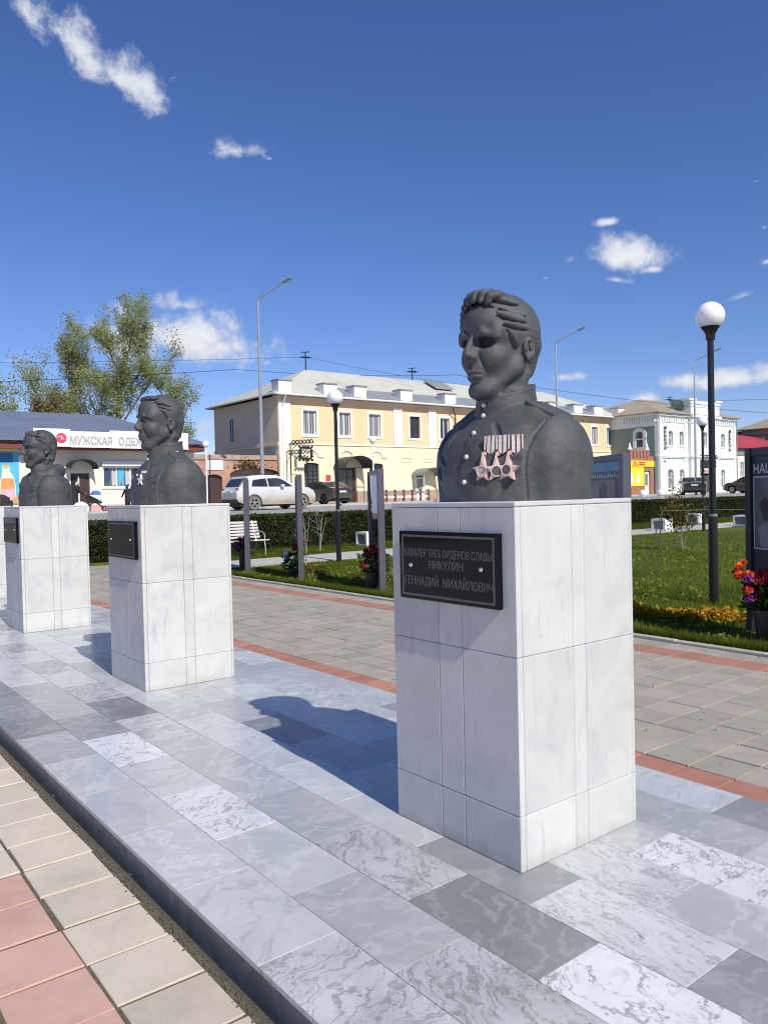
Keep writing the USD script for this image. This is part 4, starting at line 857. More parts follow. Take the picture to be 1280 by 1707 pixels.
# longer grass along the lawn's edge
n = 26000
gx = g.uniform(-14.5, 1.0, n); gy = 5.47 + np.abs(g.normal(0, .10, n))
obj('grass', blades(g, gx, gy, np.full(n, -.087), .04, .11, .008), M['grass_blade'], None, kind='stuff', label='taller grass edge along the thin lawn kerb', cat='grass')

def hedge(label, x0, x1, y0, y1, z0, h, n, seed):
    t = thing('hedge', label, 'hedge', (0, 0, 0))
    g = np.random.default_rng(seed); L = y1 - y0
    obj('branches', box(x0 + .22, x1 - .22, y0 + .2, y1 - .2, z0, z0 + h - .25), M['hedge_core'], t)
    y = g.uniform(y0, y1, n); side = g.random(n); zz = g.random(n) ** .8; dp = np.abs(g.normal(0, .10, n))
    wob = .16 * meshkit.noise(np.stack([y * .9, zz * 2.5, 0 * y], 1), seed) + .10 * meshkit.noise(np.stack([y * 3.1, zz * 5, 0 * y], 1), seed + 1)
    top = side > .62; x = np.where(top, g.uniform(x0, x1, n), x1 - dp - wob + .06 - .10 * zz ** 3); z = np.where(top, z0 + h - np.abs(g.normal(0, .06, n)) - wob * .7 + .07, z0 + .04 + zz * (h - .06) )
    back = (side < .08); x = np.where(back, x0 + dp, x); c = np.stack([x, y, z], 1)
    u = rand_dirs(g, n) * .75 + np.stack([np.where(top, 0, .45), 0 * x, np.full(n, .55)], 1); u /= np.linalg.norm(u, axis=1, keepdims=True)
    nn = np.cross(u, rand_dirs(g, n)); nn /= np.linalg.norm(nn, axis=1, keepdims=True)
    obj('leaves', quads(c, nn, u, g.uniform(.022, .05, n), g.uniform(.04, .10, n)), M['hedge_leaf'], t, kind='stuff')
    k = int(L * 16); yy = g.uniform(y0, y1, k); xx = g.uniform(x0 + .1, x1 - .05, k); tw = []
    for a, b in zip(xx, yy):
        h2 = g.uniform(.05, .28) * g.random(); tw.append(tube([(a, b, z0 + h - .15), (a + g.normal(0, .03), b + g.normal(0, .03), z0 + h + h2 * .6)], [.006, .003], 4, False))
    obj('twigs', cat_(tw), M['hedge_core'], t, kind='stuff')
    return t
hedge('clipped dark green hedge between the lawn and the road', -20.55, -19.45, 3.2, 47.0, -.12, 1.14, 150000, 5)

# ---- display stands: two grey posts, frame and panel
SD = np.array([-.868, .497])
def stand(label, x, y, w, prints, group='grey framed display stands along the lawn'):
    t = thing('display_stand', label, 'display stand', (x, y, -.09), math.degrees(math.atan2(SD[1], SD[0])), group)      # local +x runs away from the viewer
    H = 2.12
    obj('post', bevel_box(-.06, .06, -.055, .055, 0, H, .006), M['stand_grey'], t)
    obj('post', bevel_box(w - .04, w + .04, -.035, .035, 0, H, .005), M['stand_grey'], t)
    obj('top_rail', box(.062, w - .042, -.028, .028, H - .07, H), M['stand_grey'], t)
    obj('bottom_rail', box(.062, w - .042, -.028, .028, .28, .34), M['stand_grey'], t)
    pr = obj('panel', box(.063, w - .043, -.012, .012, .342, H - .072), M[prints[0]], t)
    return t, pr, H
def rxz(x0, x1, z0, z1): return sbox(x0, z0, x1, z1)
def print_shape(parent, name, poly, mat_, layer, side=1, extra=0):
    """flat print on the panel face: polygon in (x, z)"""
    m = extrude(poly, .0012); v = m.vertices; y = (.0122 + .0014 * layer + v[:, 2]) * side
    obj(name, trimesh.Trimesh(np.stack([v[:, 0], y, v[:, 1]], 1), m.faces, process=False), mat_, parent)
def blank_stand(label, x, clear):
    t, pr, H = stand(label, x, 5.80, 1.45, ['clear_panel' if clear else 'print_white'])
    return t, pr, H
blank_stand('thin grey display stand by the bench, leftmost of the row', -13.15, True)
t2, pr2, H = blank_stand('grey display stand in front of the dark saloon car', -10.95, True)
# the upper part of the third stand is a pale sheet with a red foot
t3, pr3, H = stand('grey display stand with a pale sheet and a rose coloured bouquet at its foot', -8.35, 5.80, 1.45, ['clear_panel'])
print_shape(pr3, 'sheet', rxz(.09, 1.05, 1.36, 2.02), M['poster_white'], 0, 1); print_shape(pr3, 'sheet_foot', rxz(.09, 1.05, 1.26, 1.358), M['petal_rose'], 0, 1)
t4, pr4, H = stand('display stand with a faded sepia portrait behind the nearest bust', -3.50, 5.80, 1.45, ['print_grey'])
print_shape(pr4, 'blue_band', rxz(.075, 1.39, 1.915, 2.03), M['print_blue'], 0); print_shape(pr4, 'portrait', rxz(.25, 1.0, .75, 1.80), M['print_sepia'], 0)
print_shape(pr4, 'portrait_figure', Polygon([(.27, .76), (.98, .76), (.95, 1.40), (.80, 1.50), (.74, 1.56), (.74, 1.72), (.66, 1.78), (.56, 1.78), (.49, 1.72), (.49, 1.56), (.43, 1.50), (.30, 1.40)]), M['print_grey'], 1)
print_shape(pr4, 'coat_of_figure', Polygon([(.27, .76), (.98, .76), (.95, 1.38), (.78, 1.48), (.62, 1.30), (.46, 1.48), (.30, 1.38)]), M['print_sepia'], 2)
print_shape(pr4, 'picture_on_panel', rxz(1.05, 1.36, .8, 1.72), M['cloud_print'], 0); print_shape(pr4, 'picture_mark', rxz(1.12, 1.3, 1.0, 1.5), M['print_grey'], 1)
gg = np.random.default_rng(2)
for k in range(22):
    a = .12 + k * .058; print_shape(pr4, 'caption_stroke', rxz(a, a + .026, 1.835, 1.862 + gg.uniform(0, .04)), M['print_white'], 1)
# fifth: the dark memorial stand on the right
t5 = thing('display_stand', 'dark memorial stand with white heading and a soldier photograph at right edge', 'display stand', (-1.05, 5.80, -.09), math.degrees(math.atan2(SD[1], SD[0])), 'grey framed display stands along the lawn')
H = 2.12; W5 = 1.45
obj('post', bevel_box(-.06, .06, -.055, .055, 0, H, .006), M['stand_black'], t5); obj('post', bevel_box(W5 - .05, W5 + .05, -.045, .045, 0, H, .006), M['stand_black'], t5)
obj('top_rail', box(.062, W5 - .052, -.03, .03, H - .09, H), M['stand_black'], t5); obj('bottom_rail', box(.062, W5 - .052, -.03, .03, .28, .34), M['stand_black'], t5)
pr5 = obj('panel', box(.063, W5 - .053, -.014, .014, .342, H - .092), M['print_dark'], t5)
def head_text(parent, s, x0, x1, z0, h, m):
    mm = meshkit.text_mesh(s, h, .0012, True); v = mm.vertices; lo, hi = v[:, 0].min(), v[:, 0].max(); u = (v[:, 0] - lo) / (hi - lo)
    obj('lettering', trimesh.Trimesh(np.stack([x1 - u * (x1 - x0), .0170 + v[:, 2], z0 + v[:, 1]], 1), mm.faces, process=False), m, parent)
head_text(pr5, 'НАШИ ЗЕМЛЯКИ', .12, 1.36, 1.83, .105, M['print_white'])
for k in range(20): print_shape(pr5, 'small_line', rxz(.25 + k * .052, .285 + k * .052, 1.985, 2.004), M['print_grey'], 1)
print_shape(pr5, 'photograph', rxz(.10, 1.36, .98, 1.78), M['print_grey'], 1)
print_shape(pr5, 'figure', Polygon([(.40, .99), (.95, .99), (1.02, 1.18), (1.20, 1.32), (1.28, 1.48), (1.18, 1.56), (1.02, 1.50), (.92, 1.60), (.86, 1.72), (.70, 1.74), (.58, 1.66), (.52, 1.48), (.44, 1.34)]), M['print_dark'], 2)
print_shape(pr5, 'figure_sleeve', Polygon([(.86, 1.0), (1.25, 1.0), (1.30, 1.22), (1.10, 1.30), (.92, 1.20)]), M['cloud_print'], 3)
print_shape(pr5, 'figure_face', Polygon([(.62, 1.44), (.80, 1.42), (.86, 1.56), (.74, 1.66), (.62, 1.60)]), M['cloud_print'], 3)
print_shape(pr5, 'picture_frame', rxz(.085, 1.375, .965, 1.795).difference(rxz(.10, 1.36, .98, 1.78)), M['print_white'], 2)
print_shape(pr5, 'lower_band', rxz(.075, 1.385, .35, .62), M['print_navy'], 1); print_shape(pr5, 'pale_wedge', Polygon([(1.36, .60), (1.36, .67), (.7, .57)]), M['print_white'], 2)
for k, (a, z) in enumerate(((.86, .86), (.84, .78), (1.02, .71))):
    for q in range(7 - k): print_shape(pr5, 'text_stroke', rxz(max(.1, a - .07 * q), max(.1, a - .07 * q) + .045, z, z + .042), M['cloud_print'], 2)

# ---- flowers in black pots
def bloom(kind, r, seed):
    g = np.random.default_rng(seed); n = 34
    d = rand_dirs(g, n); d[:, 2] = np.abs(d[:, 2]) * .9 + .05; d /= np.linalg.norm(d, axis=1, keepdims=True)
    c = d * (r * g.uniform(.25, .7, n))[:, None]; nn = np.cross(d, rand_dirs(g, n)); nn /= np.linalg.norm(nn, axis=1, keepdims=True); u = np.cross(nn, d) * .6 + d * .8; u /= np.linalg.norm(u, axis=1, keepdims=True)
    core = trimesh.creation.icosphere(1, r * .55)
    return cat_([core, quads(c, nn, u, np.full(n, r * .75), np.full(n, r * .55))])
BLOOMS = {}
def bouquet(label, loc, pot_r, pot_h, flowers, leaves, seed):
    t = thing('flower_pot', label, 'flower pot', loc, 0, 'black pots of artificial flowers by the stands')
    obj('pot', revolve([(0, 0), (pot_r * .78, 0), (pot_r, pot_h), (pot_r * 1.06, pot_h), (pot_r * 1.06, pot_h - .03), (pot_r * .9, pot_h - .03), (0, pot_h - .04)], 20), M['pot_black'], t, 30)
    g = np.random.default_rng(seed); n = leaves
    a = g.uniform(0, 2 * np.pi, n); rr = g.uniform(.02, pot_r * 1.5, n); c = np.stack([np.cos(a) * rr, np.sin(a) * rr, pot_h + g.uniform(-.02, .30, n)], 1); u = rand_dirs(g, n) * .6 + np.stack([np.cos(a), np.sin(a), 0 * a + .5], 1); u /= np.linalg.norm(u, axis=1, keepdims=True); nn = np.cross(u, rand_dirs(g, n)); nn /= np.linalg.norm(nn, axis=1, keepdims=True)
    obj('leaves', quads(c, nn, u, np.full(n, .04), np.full(n, .09)), M['bouquet_leaf'], t, kind='stuff')
    for k, (x, y, z, r, c) in enumerate(flowers):
        m = bloom(c, r, seed * 50 + k); m.apply_translation((x, y, z)); obj('bloom', m, M[c], t)
    return t
E_R, E_D = np.array([.617, .786, 0]), np.array([-.787, .617, 0])       # picture right and away, for arranging flowers
def fl(r, d, z, s, c): p = E_R * r + E_D * d; return (p[0], p[1], z, s, c)
gq = np.random.default_rng(4)
bouquet('black pot of deep red and pink roses at the foot of the third stand', (-8.78, 5.95, -.09), .17, .33,
    [fl(gq.uniform(-.20, .10), gq.uniform(-.15, .05), gq.uniform(.36, .52), .060, gq.choice(['petal_pink', 'petal_pink', 'petal_rose', 'petal_red'])) for _ in range(15)] + [fl(gq.uniform(-.16, .20), gq.uniform(-.08, .12), gq.uniform(.55, .76), .065, 'petal_crimson') for _ in range(14)] + [fl(gq.uniform(-.02, .16), gq.uniform(-.05, .1), gq.uniform(.80, 1.10), .045, gq.choice(['petal_crimson', 'bouquet_leaf'])) for _ in range(6)], 240, 3)
bouquet('black pot with green and white artificial flowers at the second stand', (-11.55, 6.02, -.09), .16, .22,
    [fl(gq.uniform(.0, .16), gq.uniform(-.16, .0), gq.uniform(.22, .46), .085, 'petal_green') for _ in range(8)] + [fl(gq.uniform(-.28, -.10), gq.uniform(-.1, .1), gq.uniform(.20, .55), .06, gq.choice(['petal_white', 'petal_teal'])) for _ in range(9)] + [fl(gq.uniform(-.02, .2), gq.uniform(-.1, .1), gq.uniform(.60, .74), .06, 'petal_crimson') for _ in range(6)], 160, 5)
bouquet('tall black vase of purple and magenta flowers at the first stand', (-14.35, 6.35, -.09), .13, .42,
    [fl(gq.uniform(-.20, .12), gq.uniform(-.12, .1), gq.uniform(.46, .72), .07, gq.choice(['petal_magenta', 'petal_purple', 'petal_magenta'])) for _ in range(14)], 120, 7)
bouquet('black pot of large dark red and orange flowers before the dark stand', (-1.86, 5.98, -.09), .15, .36,
    [fl(gq.uniform(-.36, -.20), gq.uniform(-.1, .1), gq.uniform(.70, .86), .05, gq.choice(['petal_orange', 'petal_orange', 'petal_red'])) for _ in range(8)] + [fl(gq.uniform(-.34, -.12), gq.uniform(-.16, .0), gq.uniform(.44, .72), .062, gq.choice(['petal_purple', 'petal_crimson', 'petal_crimson', 'petal_red'])) for _ in range(11)] +
    [fl(gq.uniform(-.12, .34), gq.uniform(-.2, .1), gq.uniform(.28, .80), .085, gq.choice(['petal_red', 'petal_crimson', 'petal_crimson', 'petal_crimson'])) for _ in range(18)], 340, 9)

# ---- yellow leaved ground cover
def ground_cover(label, spots, m, seed, size=.035):
    g = np.random.default_rng(seed); C = []
    for (x, y, rx, ry, h, n) in spots:
        a = g.uniform(0, 2 * np.pi, n); q = np.sqrt(g.random(n)); zz = h * np.sqrt(np.clip(1 - q ** 2, 0, 1)) * g.uniform(.3, 1.0, n)
        C.append(np.stack([x + np.cos(a) * q * rx, y + np.sin(a) * q * ry, -.085 + zz], 1))
    c = np.vstack(C); n = len(c); u = rand_dirs(g, n) + (0, 0, .5); u /= np.linalg.norm(u, axis=1, keepdims=True); nn = np.cross(u, rand_dirs(g, n)); nn /= np.linalg.norm(nn, axis=1, keepdims=True)
    obj('ground_cover', quads(c, nn, u, g.uniform(.5, 1.1, n) * size, g.uniform(.6, 1.4, n) * size), m, None, kind='stuff', label=label, cat='ground cover')
gy_ = np.random.default_rng(12)
ground_cover('yellow leaved ground cover along the lawn near the black lamp post', [(-4.05 + k * .125 + gy_.normal(0, .05), 6.35 + .35 * gy_.random() + k * .045, gy_.uniform(.10, .24), gy_.uniform(.10, .24), gy_.uniform(.08, .20), 300) for k in range(17)], M['yellow_leaf'], 3)
ground_cover('yellow leaved plants between the second and third stand', [(-9.2 - k * .24 + gy_.normal(0, .08), 6.75 + gy_.normal(0, .25), gy_.uniform(.08, .25), gy_.uniform(.08, .22), gy_.uniform(.05, .22), 150) for k in range(14)], M['bush_leaf'], 4)
ground_cover('bright yellow flowering plant at the edge of the nearest pedestal', [(-7.75, 7.1, .18, .18, .48, 700), (-7.6, 6.8, .2, .2, .2, 300)], M['yellow_leaf'], 5)

# ---- globe lamps
def globe_lamp(label, x, y, z0, H=4.30, R=.20, colour='paint_black_gloss'):
    t = thing('globe_lamp', label, 'street lamp', (x, y, z0), 0, 'black posts with white globes in the park')
    obj('post_base', revolve([(0, 0), (.064, 0), (.064, 1.28), (.058, 1.30), (0, 1.30)], 20), M[colour], t, 30)
    obj('collar', revolve([(0, 1.295), (.067, 1.295), (.067, 1.33), (0, 1.33)], 20), M['grey_metal'], t, 30)
    obj('post', revolve([(0, 1.33), (.047, 1.33), (.044, H - 2 * R - .10), (.0, H - 2 * R - .10)], 20), M[colour], t, 30)
    obj('globe_holder', revolve([(0, H - 2 * R - .14), (.062, H - 2 * R - .14), (.068, H - 2 * R - .06), (.10, H - 2 * R + .0), (.135, H - 2 * R + .045), (.0, H - 2 * R + .045)], 20), M[colour], t, 40)
    gl = trimesh.creation.icosphere(4, R); gl.apply_translation((0, 0, H - R)); obj('globe', gl, M['globe_white'], t, True)
    return t
globe_lamp('tall black lamp post with a white globe nearest at right', -3.735, 8.243, -.12, 4.36)
globe_lamp('black globe lamp in front of the yellow building entrance', -14.17, 8.944, -.09, 4.37)
globe_lamp('farther black globe lamp in front of the mint building', -13.95, 25.9, -.09, 4.42)

# ---- bench with white slats
t = thing('park_bench', 'park bench with white wooden slats and curved metal arms by the hedge', 'bench', (-17.6, 7.85, -.07), 0)
for k in range(6):
    z = .50 + k * .085; x = -.36 - k * .035
    obj('back_slat', bevel_box(x - .012, x + .012, -.95, .95, z, z + .062, .004), M['bench_white'], t)
for k in range(5):
    obj('seat_slat', bevel_box(-.30 + k * .105, -.30 + k * .105 + .085, -.95, .95, .425 + .004 * k, .455 + .004 * k, .004), M['bench_white'], t)
for s in (-.80, .80):
    obj('leg_frame', cat_([tube([(.22, s, .0), (.20, s, .30), (.17, s, .44)], .02, 8), tube([(-.40, s, 0), (-.30, s, .42), (-.57, s, 1.0)], .02, 8), tube([(-.38, s, .42), (.18, s, .44)], .018, 8), tube([(-.40, s, .012), (.22, s, .012)], .018, 8)]), M['galvanised'], t)
    obj('arm', tube([(-.44, s, .66), (-.2, s, .70), (.05, s, .69), (.17, s, .62), (.20, s, .44)], .017, 8), M['galvanised'], t)

# ---- white box seats on the path
def box_seat(label, x, y, rz=0):
    t = thing('box_seat', label, 'seat', (x, y, -.06), rz, 'white concrete boxes along the path')
    fr = sbox(-.30, 0, .30, .46).difference(sbox(-.22, .07, .22, .39))
    obj('shell', ext_y(fr, -.28, .28), M['box_white'], t); obj('grey_infill', box(-.219, .219, -.22, .22, .071, .389), M['box_grey'], t)
box_seat('white concrete box with grey side before the hedge left of the pedestal', -18.2, 12.9, 0)
box_seat('white concrete box on the path right of the nearest pedestal', -15.3, 25.2, 0)
box_seat('white concrete box behind the far globe lamp', -17.2, 30.9, 0)
box_seat('white concrete box beside the dark memorial stand', -14.3, 29.6, 0)

# ---- green wire frame
t = thing('wire_frame', 'thin green A shaped metal frame with two wires on the lawn', 'fence', (0, 0, 0))
A0, B0, T0 = np.array((-6.29, 10.31, -.1)), np.array((-6.10, 10.48, -.1)), np.array((-6.05, 10.62, 1.18))
obj('leg', tube([A0, T0], .010, 6), M['fence_green'], t); obj('leg', tube([B0, T0], .010, 6), M['fence_green'], t)
obj('wire', tube([T0, T0 + np.array((2.6, 2.9, -.02))], .006, 6), M['fence_green'], t)
P1 = A0 + (T0 - A0) * .53 - np.array((.05, .02, 0)); obj('wire', tube([P1, P1 + np.array((1.4, 1.0, -.09)), P1 + np.array((2.9, 2.4, -.10))], .006, 6), M['fence_green'], t)

# ---- small shrubs
def shrub(label, x, y, z0, h, stems, leaves, mat_, barkm, seed, spread=.3, leaf=.04):
    g = np.random.default_rng(seed); t = thing('shrub', label, 'shrub', (x, y, z0)); B, tips = [], []
    for k in range(stems):
        a = g.uniform(0, 6.28); s = g.uniform(.1, 1) * spread; hh = h * g.uniform(.6, 1)
        p = [np.zeros(3), np.array((math.cos(a) * s * .35, math.sin(a) * s * .35, hh * .5)), np.array((math.cos(a) * s, math.sin(a) * s, hh))]
        B.append(tube(p, [.009, .007, .003], 5, False)); tips += [p[1] * (1 - q) + p[2] * q for q in (.2, .5, .8, 1)]
        for q in range(3):
            b = p[1] * (1 - q / 3) + p[2] * q / 3; e = b + np.array((g.normal(0, .12), g.normal(0, .12), g.uniform(.08, .25))) * h; B.append(tube([b, e], [.005, .002], 4, False)); tips.append(e)
    obj('stems', cat_(B), M[barkm], t)
    if leaves:
        tp = np.array(tips); c = tp[g.integers(0, len(tp), leaves)] + g.normal(0, .07 * h, (leaves, 3)); u = rand_dirs(g, leaves); nn = np.cross(u, rand_dirs(g, leaves)); nn /= np.linalg.norm(nn, axis=1, keepdims=True)
        obj('leaves', quads(c, nn, u, np.full(leaves, leaf * .7), np.full(leaves, leaf)), M[mat_], t, kind='stuff')
    return t
shrub('bare pale stemmed shrub beside the second stand', -13.6, 7.6, -.09, 1.35, 4, 0, None, 'bark_pale', 3, .38)
shrub('bare pale stemmed shrub right of the second stand', -17.1, 10.3, -.09, 1.4, 4, 0, None, 'bark_pale', 8, .45)
shrub('young yellow brown leaved tree on the lawn beside the black lamp', -9.5, 17.0, -.09, 1.6, 5, 900, 'bush_leaf', 'bark_pale', 5, .42, .06)
shrub('bare grey stems behind the pale sheet of the third stand', -11.6, 10.2, -.09, 1.9, 7, 60, 'bush_leaf', 'bark', 9, .25)

# broad leaved weeds in the lawn, litter on the paving
g = np.random.default_rng(77); n = 9000
wx = g.uniform(-14, .5, n); wy = 5.6 + 14 * g.random(n) ** 1.4; ok = meshkit.fbm(np.stack([wx * 1.3, wy * 1.3, 0 * wx], 1), 2, 9) > .50; wx, wy = wx[ok], wy[ok]; n = len(wx)
u = rand_dirs(g, n) + (0, 0, .4); u /= np.linalg.norm(u, axis=1, keepdims=True); nn = np.cross(u, rand_dirs(g, n)); nn /= np.linalg.norm(nn, axis=1, keepdims=True)
obj('weeds', quads(np.stack([wx, wy, g.uniform(-.075, -.03, n)], 1), nn, u, g.uniform(.02, .05, n), g.uniform(.04, .09, n)), M['weed_leaf'], None, kind='stuff', label='broad leaved weeds scattered through the lawn', cat='weeds')
n = 420; lx = np.concatenate([g.uniform(-9, 2, 220), g.uniform(-6, 1.5, 200)]); ly = np.concatenate([5.34 - np.abs(g.normal(0, .12, 220)), g.uniform(1.6, 5.3, 200)]); u = rand_dirs(g, n) * (1, 1, .25); u /= np.linalg.norm(u, axis=1, keepdims=True); nn = np.cross(u, np.array([0, 0, 1.0]) + 0 * u); nn /= np.linalg.norm(nn, axis=1, keepdims=True)
obj('litter', quads(np.stack([lx, ly, np.full(n, PZ + .006)], 1), nn, u, g.uniform(.006, .016, n), g.uniform(.008, .024, n)), M['bark'], None, kind='stuff', label='dark leaf bits and grit lying on the grey path', cat='litter')

# ---------------------------------------------------------------- buildings along the street (facades face +x)
GZ = 1.09
def rect_yz(y0, y1, z0, z1): return sbox(y0, z0, y1, z1)
def arched(y0, y1, z0, z1, rise):
    n = 10; t = np.linspace(0, math.pi, n); yc, hw = (y0 + y1) / 2, (y1 - y0) / 2
    return Polygon([(y0, z0), (y1, z0)] + [(yc + hw * math.cos(a), z1 - rise + rise * math.sin(a)) for a in t])
def facade(parent, name, X, poly, holes, m, th=.35):
    q = poly
    for h in holes: q = q.difference(h)
    return obj(name, ext_x(q, X - th, X), M[m], parent)
def window(parent, X, y0, y1, z0, z1, glass='glass_dark', frame='window_white', trim=None, tw=.16, rise=0, bars=1, cross=.68, depth=.13, grid=False):
    """frame with mullions set back in the opening, its pane a sub-part, an optional surround proud of the wall"""
    shp = arched(y0, y1, z0, z1, rise) if rise else rect_yz(y0, y1, z0, z1)
    fr = shp.difference(shp.buffer(-.065, join_style=2))
    for k in range(bars): yb = y0 + (y1 - y0) * (k + 1) / (bars + 1); fr = fr.union(rect_yz(yb - .035, yb + .035, z0, z1).intersection(shp))
    if cross: zc = z0 + (z1 - z0) * cross; fr = fr.union(rect_yz(y0, y1, zc - .03, zc + .03).intersection(shp))
    if grid:
        for k in range(5): zc = z0 + (z1 - z0) * (k + 1) / 6; fr = fr.union(rect_yz(y0, y1, zc - .02, zc + .02).intersection(shp))
    w = obj('window', ext_x(fr, X - depth - .05, X - depth), M[frame], parent)
    obj('pane', ext_x(shp.buffer(-.01), X - depth - .045, X - depth - .025), M[glass], w)
    obj('sill', box(X - .12, X + .07, y0 - .08, y1 + .08, z0 - .07, z0 - .003), M['window_white'], w)
    if trim:
        tp = shp.buffer(tw, join_style=2).difference(shp); obj('surround', ext_x(tp, X + .002, X + .05), M[trim], w)
    return shp
def hip_roof(parent, name, x0, x1, y0, y1, ze, xr, ya, yb, zr, m_long, m_hip, th=.10):
    """x0 < x1 eaves; the ridge runs at xr from ya to yb"""
    v = np.array([(x0, y0, ze), (x1, y0, ze), (x1, y1, ze), (x0, y1, ze), (xr, ya, zr), (xr, yb, zr)])
    low = v - (0, 0, th)
    def solid(idx):
        p = np.vstack([v[idx], low[idx]]); return trimesh.convex.convex_hull(p)
    r = obj(name, solid([1, 2, 5, 4]), M[m_long], parent); obj(name, solid([0, 3, 5, 4]), M[m_long], parent)
    obj(name, solid([0, 1, 4]), M[m_hip], parent); obj(name, solid([2, 3, 5]), M[m_hip], parent)
    return r
def arch_canopy(parent, name, X, y0, y1, z0, rise, out, m):
    yc, hw = (y0 + y1) / 2, (y1 - y0) / 2; t = np.linspace(0, math.pi, 13)
    o = [(yc + hw * math.cos(a), z0 + rise * math.sin(a)) for a in t]; i = [(yc + (hw - .05) * math.cos(a), z0 + (rise - .05) * math.sin(a)) for a in t[::-1]]
    obj(name, ext_x(Polygon(o + i), X, X + out), M[m], parent)

# ---- two storey yellow building
YB = thing('yellow_building', 'long two storey peach and yellow building with white pilasters and pale sheet roof', 'building')
X = -43.0
wins = [(26.26, 27.32), (29.22, 30.20), (31.84, 32.88), (35.68, 36.68), (38.77, 39.73), (41.35, 42.35), (44.3, 45.3), (47.2, 48.2), (50.0, 51.0), (52.7, 53.7), (55.3, 56.2), (57.65, 58.50), (59.9, 60.75)]
holes = []
for k, (a, b) in enumerate(wins):
    holes.append(window(YB, X, a, b, 5.82, 7.46, 'glass_dark' if k in (3, 4, 9) else 'glass_curtain', 'door_brown' if k == 3 else 'window_white', 'plaster_white', .17, 0, 1, .0 if k != 3 else .5))
facade(YB, 'upper_wall', X, rect_yz(24.3, 62.75, 5.20, 8.02), holes, 'plaster_peach')
lh = [window(YB, X, 26.26, 27.45, 2.20, 3.90, 'glass_dark', 'iron_black', None, .1, .12, 2, 0, .16, True), window(YB, X, 31.80, 33.07, 2.20, 3.90, 'glass_dark', 'iron_black', None, .1, .12, 2, 0, .16, True)]
for a in (41.0, 44.4, 47.8, 51.2, 54.6, 58.0): lh.append(window(YB, X, a, a + 1.2, 2.20, 3.8, 'glass_dark', 'window_white', None, .1, .1, 1, .6, .16))
d1, d2 = rect_yz(28.95, 30.65, GZ + .02, 3.55), rect_yz(36.23, 37.11, GZ + .02, 3.30)
facade(YB, 'lower_wall', X, rect_yz(24.3, 62.75, 1.90, 5.12), lh + [d1, d2], 'plaster_yellow')
facade(YB, 'plinth', X + .05, rect_yz(24.25, 62.8, .9, 1.897), [d1, d2], 'brick_plinth', .4)
obj('belt_course', box(X - .3, X + .07, 24.23, 62.8, 5.122, 5.198), M['plaster_white'], YB)
obj('cornice', cat_([box(X - .3, X + .16, 24.2, 62.85, 8.022, 8.16), box(X - .3, X + .30, 24.1, 62.95, 8.163, 8.34)]), M['plaster_grey'], YB)
obj('side_wall', box(-52.4, X - .352, 24.3, 24.65, .9, 8.34), M['plaster_grey'], YB); obj('side_wall', box(-52.4, X - .352, 62.4, 62.75, .9, 8.34), M['plaster_grey'], YB); obj('rear_wall', box(-52.4, -52.05, 24.652, 62.398, .9, 8.34), M['plaster_grey'], YB)
obj('side_band', box(-52.42, X + .06, 24.22, 24.298, 5.0, 5.16), M['plaster_grey'], YB)
w = obj('side_window', cat_([box(-49.85, -49.78, 24.24, 24.30, 5.7, 7.35), box(-49.19, -49.12, 24.24, 24.30, 5.7, 7.35), box(-49.52, -49.46, 24.24, 24.30, 5.77, 7.28), box(-49.85, -49.12, 24.24, 24.298, 5.63, 5.697), box(-49.85, -49.12, 24.24, 24.298, 7.353, 7.42)]), M['window_white'], YB); obj('pane', box(-49.777, -49.193, 24.265, 24.295, 5.7, 7.35), M['glass_dark'], w)
for a, b in ((24.32, 25.22), (34.10, 34.92), (37.53, 38.30), (43.0, 43.6), (49.1, 49.7), (54.3, 54.9), (61.9, 62.74)): obj('pilaster', box(X + .002, X + .09, a, b, 5.202, 8.018), M['plaster_white'], YB)
obj('corner_pilaster', box(X + .002, X + .09, 24.32, 25.0, 1.90, 5.118), M['plaster_cream'], YB); obj('corner_pilaster', box(X + .002, X + .09, 61.9, 62.74, 1.90, 5.118), M['plaster_white'], YB)
for c in (26.85, 29.8, 32.43):                                       # arched mouldings
    p = [(X + .03, c - 1.0, 4.30), (X + .03, c - .62, 4.30)] + [(X + .03, c - .55 * math.cos(a), 4.36 + .40 * math.sin(a)) for a in np.linspace(0, math.pi, 11)] + [(X + .03, c + .62, 4.30), (X + .03, c + 1.0, 4.30)]
    obj('moulding', tube(p, .055, 6), M['plaster_cream'], YB)
for c in (35.3, 37.5):
    q = rect_yz(c - .45, c + .45, 4.00, 4.32); obj('panel_frame', ext_x(q.difference(q.buffer(-.05, join_style=2)), X + .002, X + .03), M['plaster_grey'], YB)
hip_roof(YB, 'roof', -52.9, -42.55, 23.8, 63.2, 8.46, -47.4, 29.3, 56.4, 11.05, 'roof_slate_sheet', 'roof_slate_hip')
obj('eaves_flashing', ext_y(Polygon([(-42.50, 8.44), (-44.1, 9.30), (-44.12, 9.34), (-42.50, 8.50)]), 28.5, 58.0), M['roof_grey_metal'], YB)
obj('gutter', tube([(-42.42, 23.9, 8.40), (-42.42, 63.1, 8.40)], .07, 8), M['window_white'], YB)
for a, b in ((24.18, 25.16), (27.77, 28.85), (30.33, 31.40), (34.57, 35.68), (39.01, 40.15), (43.4, 44.4), (47.5, 48.5), (51.2, 52.2), (54.71, 55.9), (57.61, 58.9), (61.3, 62.6)):
    p = obj('parapet_post', box(-43.5, -42.62, a, b, 8.42, 9.30), M['plaster_white'], YB); obj('cap', box(-43.56, -42.56, a - .06, b + .06, 9.302, 9.40), M['roof_grey_metal'], p)
p = obj('chimney', box(-46.3, -45.4, 50.1, 51.0, 9.6, 10.75), M['plaster_white'], YB); obj('cap', box(-46.4, -45.3, 50.0, 51.1, 10.752, 11.0), M['stand_black'], p)
